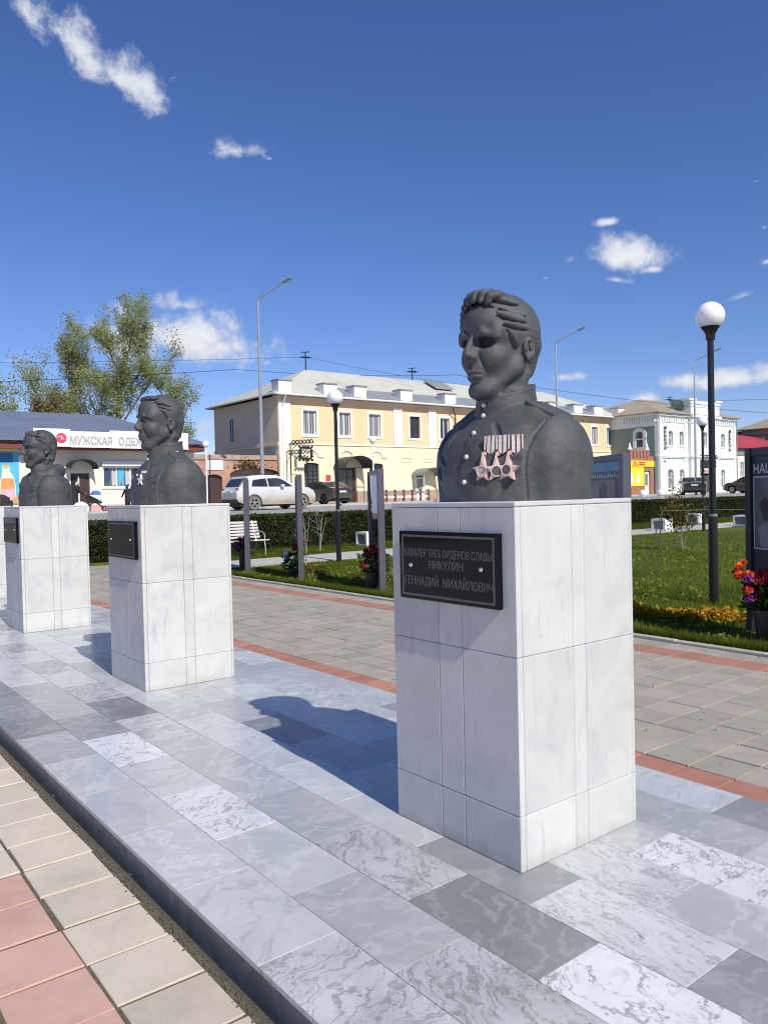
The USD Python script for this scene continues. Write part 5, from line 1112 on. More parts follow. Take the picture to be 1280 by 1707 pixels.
obj('roof_hatch', ext_y(Polygon([(-46.9, 10.95), (-45.4, 10.15), (-45.4, 10.23), (-46.9, 11.03)]), 40.6, 42.6), M['roof_grey_metal'], YB)
obj('drainpipe', tube([(-42.45, 24.6, 8.35), (-42.75, 24.62, 7.9), (-42.88, 24.62, 7.6), (-42.88, 24.62, 1.2)], .055, 8), M['window_white'], YB)
obj('drainpipe', tube([(-42.45, 39.6, 8.35), (-42.6, 39.9, 8.0), (-42.86, 40.3, 7.6), (-42.86, 40.35, 1.2)], .055, 8), M['wood_brown'], YB)
obj('drainpipe', tube([(-42.40, 62.9, 8.35), (-42.6, 62.5, 7.7), (-42.86, 61.75, 7.0), (-42.86, 61.75, 1.2)], .055, 8), M['window_white'], YB)
d = obj('door', box(X - .25, X - .2, 28.96, 30.64, GZ + .02, 3.54), M['door_brown'], YB); obj('glazing', box(X - .198, X - .185, 29.2, 30.4, 2.0, 3.4), M['glass_dark'], d)
d = obj('door', box(X - .2, X - .12, 36.24, 37.10, GZ + .02, 2.90), M['window_white'], YB); obj('glazing', box(X - .118, X - .105, 36.42, 36.92, 1.9, 2.75), M['glass_curtain'], d)
arch_canopy(YB, 'canopy', X, 28.65, 31.2, 3.50, .85, 1.5, 'iron_black'); arch_canopy(YB, 'canopy', X, 35.75, 38.2, 2.95, .62, 1.4, 'grey_metal')
lat = [tube([(X + 1.45, 28.68 + k * .25, 3.5), (X + 1.45, 28.68 + k * .25, 3.52 + .8 * math.sqrt(max(0, 1 - ((28.68 + k * .25 - 29.92) / 1.26) ** 2)))], .018, 5) for k in range(11)] + [tube([(X + 1.45, 28.7, 3.5), (X + 1.45, 31.15, 3.5)], .03, 5), tube([(X + 1.42, 31.1, GZ), (X + 1.42, 31.1, 3.5)], .035, 6), tube([(X + 1.42, 28.75, GZ), (X + 1.42, 28.75, 3.5)], .035, 6)]
obj('canopy_lattice', cat_(lat), M['iron_black'], YB, kind='stuff')
obj('sign_plate', box(X + .002, X + .03, 28.0, 28.40, 2.58, 3.06), M['sign_red'], YB)
obj('canopy_post', tube([(X + 1.35, 38.1, GZ), (X + 1.35, 38.1, 2.97)], .03, 6), M['wood_brown'], YB); obj('canopy_post', tube([(X + 1.35, 35.85, GZ), (X + 1.35, 35.85, 2.97)], .03, 6), M['window_white'], YB)

# ---- fence benches before the plinth
t = thing('low_railing', 'low railing of brown posts and faded boards before the yellow building', 'railing')
for k in range(8):
    y = 30.6 + k * .80
    obj('post', box(-41.75, -41.62, y, y + .14, GZ, GZ + .85), M['wood_brown'], t)
    if k < 7:
        obj('board', box(-41.70, -41.66, y + .142, y + .798, GZ + .25, GZ + .42), M['bench_white'], t); obj('board', box(-41.70, -41.66, y + .142, y + .798, GZ + .55, GZ + .72), M['plaster_brown'], t)

# ---- wrought iron sign at the corner
t = thing('iron_sign', 'black wrought iron hanging sign on a post at the corner of yellow building', 'sign', (-42.3, 24.78, GZ))
obj('post', tube([(0, 0, 0), (0, 0, 4.1)], .04, 8), M['iron_black'], t); obj('arm', tube([(0, 0, 4.05), (0, 1.85, 4.12)], .03, 6), M['iron_black'], t); obj('brace', tube([(0, .02, 3.2), (0, .2, 3.7), (0, .6, 4.05)], .025, 6), M['iron_black'], t)
for k in range(6):
    m = trimesh.creation.torus(.12, .04, 12, 8); m.apply_transform(trimesh.transformations.rotation_matrix(math.pi / 2, [0, 1, 0])); m.apply_translation((0, .25 + k * .28, 4.12 + .02 * k)); obj('ring', m, M['iron_black'], t, True)
fr = sbox(.72, 2.98, 1.66, 3.82).difference(sbox(.84, 3.10, 1.54, 3.70)); obj('frame', ext_x(fr, -.03, .03), M['iron_black'], t)
for k in range(16):
    a = k / 16 * 2 * math.pi; q = max(abs(math.cos(a)), abs(math.sin(a))); m = trimesh.creation.icosphere(1, .085); m.apply_translation((0, 1.19 + .50 * math.cos(a) / q, 3.40 + .45 * math.sin(a) / q)); obj('scroll', m, M['iron_black'], t, True)
obj('bracket_lamp', tube([(0, 0, 2.0), (0, .4, 2.02)], .025, 6), M['iron_black'], t)

# ---- brick gateway between the shop and the yellow building
t = thing('brick_gateway', 'old red brick wall with arched gate and white board between the shop and yellow building', 'wall')
bd, bo = arched(18.9, 20.15, GZ - .1, 3.12, .22), arched(20.9, 23.75, GZ - .1, 3.25, .35)
facade(t, 'brick_wall', X, rect_yz(17.3, 24.15, .9, 4.05), [bd, bo], 'brick_old', .5)
obj('coping', cat_([box(X - .55, X + .08, 17.25, 24.15, 4.052, 4.16), box(X - .5, X + .03, 17.25, 24.15, 4.163, 4.36)]), M['brick_plinth'], t)
obj('gate', ext_x(bd.buffer(-.02), X - .30, X - .22), M['door_brown'], t); obj('gate', ext_x(bo.buffer(-.02), X - .40, X - .32), M['grey_metal'], t)
obj('white_board', box(X + .003, X + .05, 19.15, 20.20, 3.40, 4.02), M['sign_white'], t)
arch_canopy(t, 'gate_hood', X, 20.7, 23.95, 3.12, .38, .6, 'iron_black')
g = np.random.default_rng(8); n = 260; c = np.stack([X + .05 + np.abs(g.normal(0, .07, n)), g.normal(21.9, .55, n), 3.55 + np.abs(g.normal(0, .25, n))], 1); u = rand_dirs(g, n); nn = np.cross(u, rand_dirs(g, n)); nn /= np.linalg.norm(nn, axis=1, keepdims=True)
obj('creeper', quads(c, nn, u, np.full(n, .07), np.full(n, .10)), M['bush_leaf'], t, kind='stuff')

# ---- men's clothes shop at the left
S = thing('clothes_shop', 'single storey cream shop with blue sheet roof and long white lettered sign', 'shop')
X = -40.0
sw = window(S, X, 11.70, 13.95, 2.33, 3.45, 'glass_curtain', 'window_white', 'window_white', .10, 0, 2, 0, .10)
sd = rect_yz(10.0, 10.98, GZ, 3.10)
facade(S, 'front_wall', X, rect_yz(0.5, 16.9, 1.41, 4.5), [sw, sd], 'plaster_cream'); facade(S, 'plinth', X + .05, rect_yz(.45, 16.95, .9, 1.407), [sd], 'petal_rose', .4)
obj('side_wall', box(-50.9, X - .352, 16.55, 16.9, .9, 4.5), M['plaster_cream'], S); obj('side_wall', box(-50.9, X - .352, .5, .85, .9, 4.5), M['plaster_cream'], S)
obj('soffit', box(-51.2, -39.22, 0.2, 17.2, 4.30, 4.365), M['maroon_trim'], S); obj('fascia', box(-39.27, -39.22, .2, 17.2, 4.367, 4.62), M['maroon_trim'], S)
hip_roof(S, 'roof', -51.4, -39.02, 0.0, 17.35, 4.76, -45.0, 5.0, 13.6, 6.74, 'roof_blue_sheet', 'roof_blue_sheet', .08)
obj('shutter_box', box(X + .003, X + .16, 11.60, 14.10, 3.49, 3.73), M['window_white'], S)
d = obj('door', box(X - .2, X - .14, 10.01, 10.97, GZ, 3.09), M['door_brown'], S); obj('door_leaf', box(X - .138, X - .10, 10.40, 10.47, GZ + .1, 2.95), M['window_white'], d); obj('door_opening', box(X - .138, X - .12, 10.05, 10.38, GZ + .05, 2.9), M['iron_black'], d)
arch_canopy(S, 'canopy', X, 9.75, 11.2, 3.30, .50, .9, 'iron_black')
for k, (y, m_) in enumerate(((11.80, 'print_navy'), (12.55, 'poster_blue'), (13.35, 'print_dark'))):       # figures printed on the panes
    q = unary_union([Polygon([(y + .05, 3.35), (y + .20, 3.35), (y + .33, 3.20), (y + .30, 2.95), (y + .26, 2.40), (y + .19, 2.40), (y + .15, 2.80), (y + .08, 2.40), (y + .02, 2.40), (y - .02, 3.0), (y - .05, 3.2)])])
    obj('window_print', ext_x(q, X - .122, X - .117), M[m_], S); obj('window_print', ext_x(sbox(y + .38, 2.45 + .05 * k, y + .62, 3.2), X - .122, X - .118), M['print_white'], S)
SG = thing('shop_sign', 'long white shop sign reading men\'s clothes in grey letters with red emblem', 'sign', (0, 0, 0))
for a, b, z0, z1 in ((7.98, 9.745, 4.40, 5.30), (9.75, 11.745, 4.38, 5.20), (11.75, 16.1, 4.37, 5.29)): obj('sign_board', box(-38.99, -38.935, a, b, z0, z1), M['sign_white'], SG)
obj('lettering', text_x('МУЖСКАЯ', 9.72, 11.85, 4.55, .40, -38.933, .03), M['sign_letter'], SG); obj('lettering', text_x('ОДЕЖДА', 12.20, 14.15, 4.55, .40, -38.933, .03), M['sign_letter'], SG)
m = trimesh.creation.cylinder(.25, .03, sections=24); m.apply_transform(trimesh.transformations.rotation_matrix(math.pi / 2, [0, 1, 0])); m.apply_translation((-38.918, 9.30, 4.84)); obj('emblem', m, M['sign_red'], SG)
obj('emblem_stroke', cat_([tube([(-38.90, 9.12, 4.86), (-38.90, 9.28, 4.92), (-38.90, 9.42, 4.76)], .022, 5), tube([(-38.90, 9.32, 4.98), (-38.90, 9.30, 4.72)], .018, 5)]), M['sign_white'], SG)
t = thing('yellow_sign', 'pale yellow sign board above the blue drinks poster', 'sign'); obj('board', box(-39.6, -39.54, 4.6, 7.38, 4.20, 4.90), M['poster_yellow'], t); obj('board_edge', box(-39.537, -39.53, 4.6, 7.38, 4.80, 4.89), M['poster_white'], t)
t = thing('drinks_poster', 'blue poster with a big bottle of orange drink on the shop wall', 'poster'); X = -39.94
obj('sheet', box(X - .03, X, 4.4, 7.58, 1.55, 4.12), M['poster_blue'], t); obj('upper_band', box(X + .002, X + .006, 4.4, 7.22, 3.62, 4.10), M['poster_deep_blue'], t); obj('edge_strip', box(X + .002, X + .006, 7.50, 7.575, 1.56, 3.95), M['poster_white'], t)
obj('bottle', ext_x(Polygon([(6.72, 3.45), (7.05, 3.45), (7.07, 3.2), (7.25, 2.9), (7.32, 2.4), (7.30, 1.6), (6.62, 1.6), (6.60, 2.4), (6.66, 2.9), (6.74, 3.2)]), X + .002, X + .008), M['poster_white'], t)
obj('drink', ext_x(Polygon([(6.68, 2.85), (7.22, 2.85), (7.29, 2.4), (7.29, 1.6), (6.64, 1.6), (6.62, 2.4)]), X + .009, X + .012), M['poster_orange'], t); obj('bottle_label', ext_x(Polygon([(6.66, 2.30), (7.25, 2.30), (7.25, 1.85), (6.66, 1.85)]), X + .013, X + .016), M['poster_pink'], t)
obj('bottle_cap', ext_x(sbox(6.75, 3.32, 7.03, 3.50), X + .009, X + .014), M['petal_yellow'], t); obj('splash', ext_x(Polygon([(6.4, 1.6), (7.5, 1.6), (7.48, 2.1), (7.30, 1.9), (7.0, 1.75), (6.6, 1.9), (6.42, 2.1)]), X + .017, X + .020), M['poster_orange'], t)

# ---- mint building
B = thing('mint_building', 'two storey pale mint building with arched windows, parapet and grey brown roof', 'building')
X = -38.0; W1 = [(62.20, 62.90), (63.98, 64.70), (67.36, 68.10), (71.38, 72.10)]
up = [window(B, X + (.38 if 65.4 < a < 70.5 else 0), a, b, 5.50, 6.86, 'glass_curtain', 'window_white', 'plaster_white', .12, .20, 0, .55, .14) for a, b in W1]
dn = [window(B, X, a, b, 1.55, 3.34, 'glass_curtain', 'window_white', 'plaster_white', .12, .24, 0, .58, .14) for a, b in ((62.03, 62.93), (63.96, 64.76), (71.30, 72.08))]
facade(B, 'front_wall', X, rect_yz(60.6, 74.3, .9, 8.40), [up[0], up[1], up[3]] + dn + [rect_yz(65.42, 70.48, .9, 8.2)], 'plaster_mint')
so = rect_yz(66.9, 69.7, GZ, 4.2)
facade(B, 'middle_wall', X + .38, rect_yz(65.4, 70.5, .9, 9.45), [up[2], so], 'plaster_mint', .70)
obj('parapet', cat_([box(X - .3, X + .45, 65.3, 70.6, 9.452, 9.75), box(X - .3, X + .52, 65.0, 66.2, 9.753, 9.95), box(X - .3, X + .52, 69.7, 70.8, 9.753, 9.95)]), M['plaster_mint'], B)
obj('parapet_side', box(-39.6, X - .302, 65.3, 66.0, 8.4, 9.95), M['plaster_mint_dark'], B)
obj('side_wall', box(-49.5, X - .352, 60.6, 60.95, .9, 8.40), M['plaster_mint_dark'], B); obj('side_wall', box(-49.5, X - .352, 73.95, 74.3, .9, 8.4), M['plaster_mint_dark'], B); obj('rear_wall', box(-49.5, -49.15, 60.952, 73.948, .9, 8.4), M['plaster_mint_dark'], B)
for z0, z1, o in ((4.36, 4.46, .10), (4.47, 4.60, .16), (7.62, 7.70, .06), (8.20, 8.40, .22)):
    obj('string_course', box(X - .2, X + o, 60.5, 65.345, z0, z1), M['plaster_white'], B); obj('string_course', box(X - .2, X + o, 70.555, 74.4, z0, z1), M['plaster_white'], B); obj('string_course', box(X + .1, X + .38 + o, 65.35, 70.55, z0, z1), M['plaster_white'], B)
for k in range(34):
    y = 60.75 + k * .395
    x = X + .38 if 65.4 < y < 70.4 else X
    obj('dentil', box(x + .002, x + .12, y, y + .17, 7.72, 8.02), M['plaster_white'], B)
for k in range(13): obj('dentil', box(-41.6 + k * .27, -41.6 + k * .27 + .13, 60.45, 60.598, 7.60, 8.15), M['plaster_white'], B)
obj('side_cornice', box(-49.5, X - .2, 60.42, 60.598, 8.20, 8.42), M['plaster_white'], B); obj('side_frieze', box(-49.5, X - .2, 60.56, 60.598, 7.25, 8.198), M['plaster_mint'], B)
sw_ = arched(-40.25, -39.45, 5.35, 6.90, .22); fr = sw_.buffer(.28, join_style=2).difference(sw_); q = obj('side_window', ext_y(sw_.difference(sw_.buffer(-.07)).union(sbox(-40.25, 6.1, -39.45, 6.2)), 60.50, 60.56), M['window_white'], B); obj('pane', ext_y(sw_.buffer(-.01), 60.57, 60.597), M['glass_dark'], q); obj('surround', ext_y(fr, 60.46, 60.598), M['plaster_mint'], q)
for a, b in ((60.62, 61.1), (64.85, 65.38), (70.52, 71.0), (73.8, 74.28)): obj('pilaster', box(X + .002, X + .08, a, b, 1.0, 4.355), M['plaster_white'], B); obj('pilaster', box(X + .002, X + .08, a, b, 4.605, 7.615), M['plaster_white'], B)
hip_roof(B, 'roof', -50.0, -37.6, 60.2, 74.7, 8.50, -43.6, 66.3, 69.5, 10.55, 'roof_brown', 'roof_brown_hip')
obj('chimney', box(-42.4, -41.7, 71.2, 71.9, 9.0, 10.6), M['plaster_brown'], B)
for s, y in (('МЕБЕЛЬ', 61.62), ('МЕБЕЛЬ', 73.0)):
    for k, ch in enumerate(s): obj('sign_letter', text_x(ch, y - .16, y + .16, 6.98 - k * .36, .27, X + .09, .04), M['print_dark'], B)
obj('shop_front', box(X + .16, X + .22, 66.92, 69.68, GZ + .02, 2.75), M['glass_dark'], B); obj('banner', box(X + .382, X + .44, 66.9, 69.7, 3.45, 4.20), M['print_dark'], B); obj('banner_photo', box(X + .442, X + .445, 68.3, 69.5, 3.55, 4.1), M['petal_teal'], B); obj('banner_red', box(X + .382, X + .44, 67.1, 69.5, 2.95, 3.42), M['poster_white'], B); obj('banner_text', text_x('МЕБЕЛЬ', 67.2, 69.4, 3.02, .26, X + .442, .02), M['sign_red'], B); obj('banner_frame', box(X + .382, X + .43, 66.85, 69.75, 4.62, 4.70), M['print_dark'], B)
for k in range(5): obj('sign_mark', ext_x(Point(67.2 + k * .58, 4.38 + .12).buffer(.19, 8).difference(Point(67.2 + k * .58, 4.50).buffer(.09, 8)), X + .545, X + .57), M['print_dark'], B)
obj('number_plate', box(X + .002, X + .03, 61.35, 62.25, 3.95, 4.18), M['poster_white'], B); obj('number_plate_band', box(X + .031, X + .035, 61.40, 61.75, 4.0, 4.13), M['poster_deep_blue'], B)
obj('drainpipe', tube([(X + .15, 60.7, 8.3), (X + .12, 60.7, 7.2), (X + .12, 60.7, 1.2)], .05, 6), M['window_white'], B); obj('drainpipe', tube([(X + .15, 74.2, 8.3), (X + .12, 74.3, 1.2)], .05, 6), M['galvanised'], B)

# ---- yellow fronted kiosk with stepped red gable
K = thing('kiosk', 'small shop with yellow front, white door and stepped red brick gable', 'shop')
X = -37.55
kd = rect_yz(57.75, 58.60, GZ, 3.15)
facade(K, 'front_wall', X, rect_yz(55.0, 59.25, .9, 4.10), [kd], 'brick_red'); obj('side_wall', box(-41.5, X - .352, 55.0, 55.3, .9, 4.1), M['brick_red'], K); obj('side_wall', box(-41.5, X - .352, 58.95, 59.25, .9, 4.1), M['brick_plinth'], K); obj('flat_roof', box(-41.5, X - .36, 55.0, 59.25, 4.102, 4.2), M['roof_grey_metal'], K)
obj('gable', ext_x(Polygon([(55.0, 4.102), (59.25, 4.102), (59.25, 4.45), (58.55, 4.45), (58.55, 5.0), (55.7, 5.0), (55.7, 4.45), (55.0, 4.45)]), X - .3, X), M['brick_red'], K)
for k in range(5): obj('gable_rib', box(X + .002, X + .09, 56.05 + k * .5, 56.25 + k * .5, 4.35, 4.88), M['brick_red'], K)
for y in (55.85, 58.4): obj('finial', revolve([(0, 0), (.22, 0), (.10, .25), (.04, .55), (0, .6)], 10).apply_translation((X - .15, y, 5.0)), M['plaster_white'], K, 30)
obj('sign_board', box(X + .002, X + .07, 55.0, 59.2, 3.52, 4.05), M['kiosk_yellow'], K); [obj('lettering', text_x(c_, 56.0 + k * .33, 56.27 + k * .33, 3.62, .34, X + .072, .02), M['sign_red'], K) for k, c_ in enumerate('DL')]
for k in range(2): obj('lettering_line', box(X + .072, X + .085, 56.75, 57.75, 3.66 + .17 * k, 3.76 + .17 * k), M['sign_red'], K)
obj('poster', box(X + .002, X + .04, 55.05, 57.60, 1.85, 3.47), M['kiosk_lemon'], K)
for k in range(2): obj('poster_figure', ext_x(Polygon([(55.5 + k * 1.0, 2.1), (56.0 + k * 1.0, 2.1), (55.95 + k, 2.8), (55.75 + k, 3.05), (55.55 + k, 2.8)]), X + .042, X + .046), M['poster_white'], K)
d = obj('door', box(X - .2, X - .12, 57.77, 58.58, GZ, 3.13), M['window_white'], K); obj('glazing', box(X - .118, X - .105, 57.98, 58.38, 1.9, 2.9), M['glass_curtain'], d)

# ---- low houses at the right end
t = thing('red_roof_house', 'low white walled house with dark red sheet roof at the right', 'house')
w_ = window(t, -39.5, 78.0, 78.8, 2.6, 4.2, 'glass_curtain', 'window_white', None, .1, 0, 1, .5)
facade(t, 'wall', -39.5, rect_yz(75.2, 92, .9, 4.9), [w_], 'plaster_cream'); facade(t, 'eaves_board', -39.4, rect_yz(75.0, 92, 4.903, 5.7), [], 'plaster_brown')
obj('roof', trimesh.convex.convex_hull(np.array([(-39.0, 74.9, 5.75), (-39.0, 92, 5.75), (-45, 74.9, 8.3), (-45, 92, 7.6), (-39.0, 74.9, 5.65), (-39.0, 92, 5.65), (-45, 74.9, 8.2), (-45, 92, 7.5)])), M['roof_red'], t)
t = thing('brown_building', 'shaded brown building with brown hipped roof behind the red roof', 'building')
obj('wall', box(-46.6, -31, 93.0, 110, .9, 7.9), M['plaster_brown'], t); obj('cornice', box(-46.9, -30.7, 92.7, 110.3, 7.902, 8.5), M['plaster_brown'], t)
for k in range(22): obj('dentil', box(-46.4 + k * .66, -46.1 + k * .66, 92.85, 92.998, 6.9, 7.6), M['plaster_grey'], t)
hip_roof(t, 'roof', -47.5, -30.2, 92.2, 110.8, 8.62, -38.5, 98.5, 105.5, 12.3, 'roof_brown', 'roof_brown_hip')
t = thing('grey_roof_house', 'grey brown roofed house far behind the red roof', 'house')
obj('wall', box(-66, -52, 96, 112, .9, 9.0), M['plaster_brown'], t); hip_roof(t, 'roof', -67, -51, 95, 113, 9.05, -59, 100, 108, 10.6, 'roof_brown', 'roof_brown_hip')

# ---------------------------------------------------------------- poles, wires, antennas
def street_light(label, x, y, h=11.1):
    t = thing('street_light', label, 'street light', (x, y, 1.0), 0, 'tall grey street lights along the road')
    obj('pole', tube([(0, 0, 0), (0, 0, h * .5), (0, 0, h)], [.11, .085, .055], 10), M['galvanised'], t); obj('arm', tube([(0, 0, h - .02), (.12, .06, h + .16), (.9, .45, h + .52), (1.5, .75, h + .80)], [.05, .045, .04, .035], 8), M['galvanised'], t)
    hd = bevel_box(-.09, .45, -.11, .11, -.05, .06, .03); hd.apply_transform(trimesh.transformations.rotation_matrix(-math.radians(22), [0, 1, 0])); hd.apply_transform(trimesh.transformations.rotation_matrix(math.atan2(.3, .6), [0, 0, 1])); hd.apply_translation((1.5, .75, h + .80)); obj('lamp_head', hd, M['grey_metal'], t)
street_light('tall street light rising behind the white off road car', -34.95, 18.5); street_light('tall street light right of the nearest bust head', -34.25, 42.1); street_light('tall street light before the mint building', -33.37, 58.8)
for lab, x, y in (('small white globe lamp in front of the yellow building wall', -32.8, 24.35), ('small white globe lamp at the end of the clothes shop', -38.6, 17.0)):
    t = thing('globe_lamp', lab, 'street lamp', (x, y, 1.0), 0, 'small white globe lamps on the street')
    obj('post', tube([(0, 0, 0), (0, 0, 3.5)], .045, 8), M['window_white'], t); gl = trimesh.creation.icosphere(3, .19); gl.apply_translation((0, 0, 3.68)); obj('globe', gl, M['globe_white'], t, True)
def antenna(label, x, y, z, h, s):
    t = thing('roof_antenna', label, 'antenna', (x, y, z)); obj('mast', tube([(0, 0, 0), (0, 0, h)], .05, 6), M['iron_black'], t)
    for q in (.72, .98): obj('boom', tube([(0, -s, h * q), (0, s, h * q + .1)], .035, 5), M['iron_black'], t)
    for q in (-1, -.5, 0, .5, 1): obj('rod', cat_([tube([(-.3, q * s, h * .72 + .04), (.3, q * s, h * .72 + .04)], .025, 4)]), M['iron_black'], t)
antenna('black television antenna on the left end of the yellow building roof', -47.4, 29.4, 10.9, 1.45, .38); antenna('black television antenna on the ridge of the yellow building roof', -47.4, 39.8, 10.9, 1.1, .42); antenna('black television antenna on the mint building roof', -43.4, 71.3, 10.0, 1.0, .55)
t = thing('power_line', 'thin black overhead wires running above the roofs', 'wire')
def wire(pts, sag, r):
    out = []
    for a, b in zip(pts[:-1], pts[1:]):
        a, b = np.array(a), np.array(b)
        for s in np.linspace(0, 1, 10)[:-1]: out.append(a * (1 - s) + b * s - (0, 0, sag * 4 * s * (1 - s)))
    out.append(np.array(pts[-1])); return tube(out, r, 5)
obj('wire', wire([(-78, -6, 10.9), (-52, 26.0, 11.45), (-43.5, 41.0, 11.05), (-33.0, 65.0, 8.3), (-24, 95, 8.0)], .25, .018), M['iron_black'], t)
obj('wire', wire([(-78, -6, 13.2), (-47.4, 29.4, 12.0), (-46, 52, 10.7)], .3, .012), M['iron_black'], t)
obj('wire', wire([(-36, 66, 9.6), (-20, 84, 9.9)], .2, .018), M['iron_black'], t)

# ---------------------------------------------------------------- cars
def car(name, label, loc, rz, prof, side_windows, front_g, rear_g, paint, wheels, wr, W, belt, tail, rimm, tyrem='tyre', head=None, group=None, plate=True, arch='plastic_black', cat='car', roof_rail=False):
    t = thing(name, label, cat, loc, rz, group)
    def shape(m):
        v = np.array(m.vertices); z, x = v[:, 2], v[:, 0]
        k = 1 - np.clip(z - belt, 0, 9) * .30; L0, L1 = prof[:, 0].min(), prof[:, 0].max()
        e = np.clip((np.abs(x - (L0 + L1) / 2) - (L1 - L0) * .33) / ((L1 - L0) * .17), 0, 1); k = k * (1 - .13 * e ** 2) * (1 - .05 * np.clip((.45 - z) / .3, 0, 1))
        v[:, 1] *= k; return trimesh.Trimesh(v, m.faces, process=False)
    import manifold3d as md
    cs = md.CrossSection([prof]); cs = cs.offset(-.05, md.JoinType.Round, 2, 24).offset(.05, md.JoinType.Round, 2, 24)
    body = md.Manifold.extrude(cs, W).rotate((90, 0, 0)).translate((0, W / 2, 0))
    for wx in wheels:
        for s in (-1, 1): body = body - md.Manifold.cylinder(.34, wr * 1.17, wr * 1.17, 28).rotate((90, 0, 0)).translate((wx, s * W / 2 + .17, wr))
    body = body.refine_to_length(.16); mm = body.to_mesh(); obj('body', shape(trimesh.Trimesh(mm.vert_properties[:, :3], mm.tri_verts, process=False)), M[paint], t, 28)
    for poly in side_windows:
        for s in (-1, 1):
            g_ = md.Manifold.extrude(md.CrossSection([np.array(poly)]).offset(.0, md.JoinType.Round), .02).rotate((90, 0, 0)).translate((0, s * W / 2 + (.014 if s > 0 else .006), 0)).refine_to_length(.2).to_mesh()
            obj('side_window', shape(trimesh.Trimesh(g_.vert_properties[:, :3], g_.tri_verts, process=False)), M['glass_dark'], t)
    for nm, (a, b) in (('windscreen', front_g), ('rear_window', rear_g)):
        a, b = np.array(a), np.array(b); d = (b - a) / np.linalg.norm(b - a); n = np.array((-d[1], d[0])); n = n if n[1] > 0 else -n
        q = np.array([a + n * .004, b + n * .004, b + n * .016, a + n * .016]); 
        if np.cross(q[1] - q[0], q[2] - q[0]) < 0: q = q[::-1]
        g_ = md.Manifold.extrude(md.CrossSection([q]), W * .84).rotate((90, 0, 0)).translate((0, W * .42, 0)).refine_to_length(.2).to_mesh(); obj(nm, shape(trimesh.Trimesh(g_.vert_properties[:, :3], g_.tri_verts, process=False)), M['glass_dark'], t)
    for wx in wheels:
        for s in (-1, 1):
            ty = revolve([(wr * .64, -.10), (wr * .93, -.105), (wr, -.07), (wr, .07), (wr * .93, .105), (wr * .64, .10)], 26); ty.apply_transform(trimesh.transformations.rotation_matrix(math.pi / 2, [1, 0, 0])); ty.apply_translation((wx, s * (W / 2 - .115), wr)); w = obj('wheel', ty, M[tyrem], t, 40)
            sp = [Point(0, 0).buffer(wr * .66, 20).difference(Point(0, 0).buffer(wr * .56, 20)), Point(0, 0).buffer(wr * .17, 12)] + [affinity.rotate(sbox(-.035, 0, .035, wr * .6), k * 72, origin=(0, 0)) for k in range(5)]
            rim = extrude(unary_union(sp), .04); rim.apply_transform(trimesh.transformations.rotation_matrix(math.pi / 2, [1, 0, 0])); rim.apply_translation((wx, s * (W / 2 - .02) + .02, wr)); obj('rim', rim, M[rimm], w)
            bk = trimesh.creation.cylinder(wr * .62, .03, sections=20); bk.apply_transform(trimesh.transformations.rotation_matrix(math.pi / 2, [1, 0, 0])); bk.apply_translation((wx, s * (W / 2 - .09), wr)); obj('brake', bk, M['plastic_black'], w)
    (tx, tz, tl, th_) = tail
    for s in (-1, 1):
        c = W / 2 * (1 - .13) - .02; lp = bevel_box(tx - .03, tx + tl, -.20, .045, tz - th_ / 2, tz + th_ / 2, .02)
        if s < 0: lp.vertices[:, 1] *= -1; lp.invert()
        lp.apply_translation((0, s * c, 0)); obj('tail_light', lp, M['lamp_red'], t)
    x1 = prof[:, 0].max(); x0 = prof[:, 0].min()
    for s in (-1, 1): hl = bevel_box(x1 - .38, x1 - .06, -.16, .05, .62, .78, .03); hl.vertices[:, 1] *= s; hl.vertices[:, 1] += s * (W / 2 * .86); (hl.invert() if s < 0 else None); obj('headlight', hl, M['lamp_clear'], t)
    if plate: obj('number_plate', box(x0 - .018, x0 + .02, -.26, .26, tz - .16, tz - .05), M['plate_white'], t)
    obj('rear_bumper', bevel_box(x0 - .01, x0 + .25, -W * .41, W * .41, .36, .52, .03), M[arch], t)
    obj('underbody', box(x0 + .2, x1 - .25, -W * .42, W * .42, .17, .30), M['plastic_black'], t)
    mx = front_g[0][0] - .15
    for s in (-1, 1): obj('mirror', bevel_box(mx - .10, mx + .06, s * (W / 2 + .08) - .09, s * (W / 2 + .08) + .09, belt + .02, belt + .17, .03), M[paint], t); obj('door_handle', box(-.35, -.20, s * (W / 2 + .002) - .018, s * (W / 2 + .002) + .018, belt - .14, belt - .11), M[paint], t)
    if roof_rail:
        for s in (-1, 1): obj('roof_rail', tube([(-1.2, s * .58, 1.62), (-1.1, s * .58, 1.68), (.1, s * .58, 1.665), (.25, s * .58, 1.60)], .02, 6), M['plastic_black'], t)
    return t
SUV = np.array([(-2.06, .40), (-2.13, .55), (-2.13, .85), (-2.05, 1.02), (-1.95, 1.10), (-1.66, 1.50), (-1.52, 1.58), (-.9, 1.635), (-.1, 1.62), (.25, 1.53), (.98, 1.10), (1.65, 1.02), (1.98, .88), (2.12, .66), (2.12, .42), (2.02, .28), (1.6, .24), (-1.7, .26)])[::-1]
SED = np.array([(-2.12, .36), (-2.21, .50), (-2.22, .80), (-2.16, 1.00), (-1.72, 1.08), (-1.02, 1.40), (-.55, 1.465), (.05, 1.46), (.45, 1.38), (1.12, 1.00), (1.80, .90), (2.10, .74), (2.20, .52), (2.15, .30), (1.7, .22), (-1.75, .24)])[::-1]
SUVW = [[(-.50, 1.08), (-.55, 1.47), (.05, 1.48), (.30, 1.38), (.78, 1.08)], [(-1.42, 1.10), (-1.30, 1.40), (-.62, 1.47), (-.57, 1.08)]]
SEDW = [[(-.20, 1.02), (-.24, 1.36), (.12, 1.37), (.42, 1.28), (.92, 1.02)], [(-1.28, 1.05), (-.88, 1.30), (-.31, 1.36), (-.27, 1.02)]]
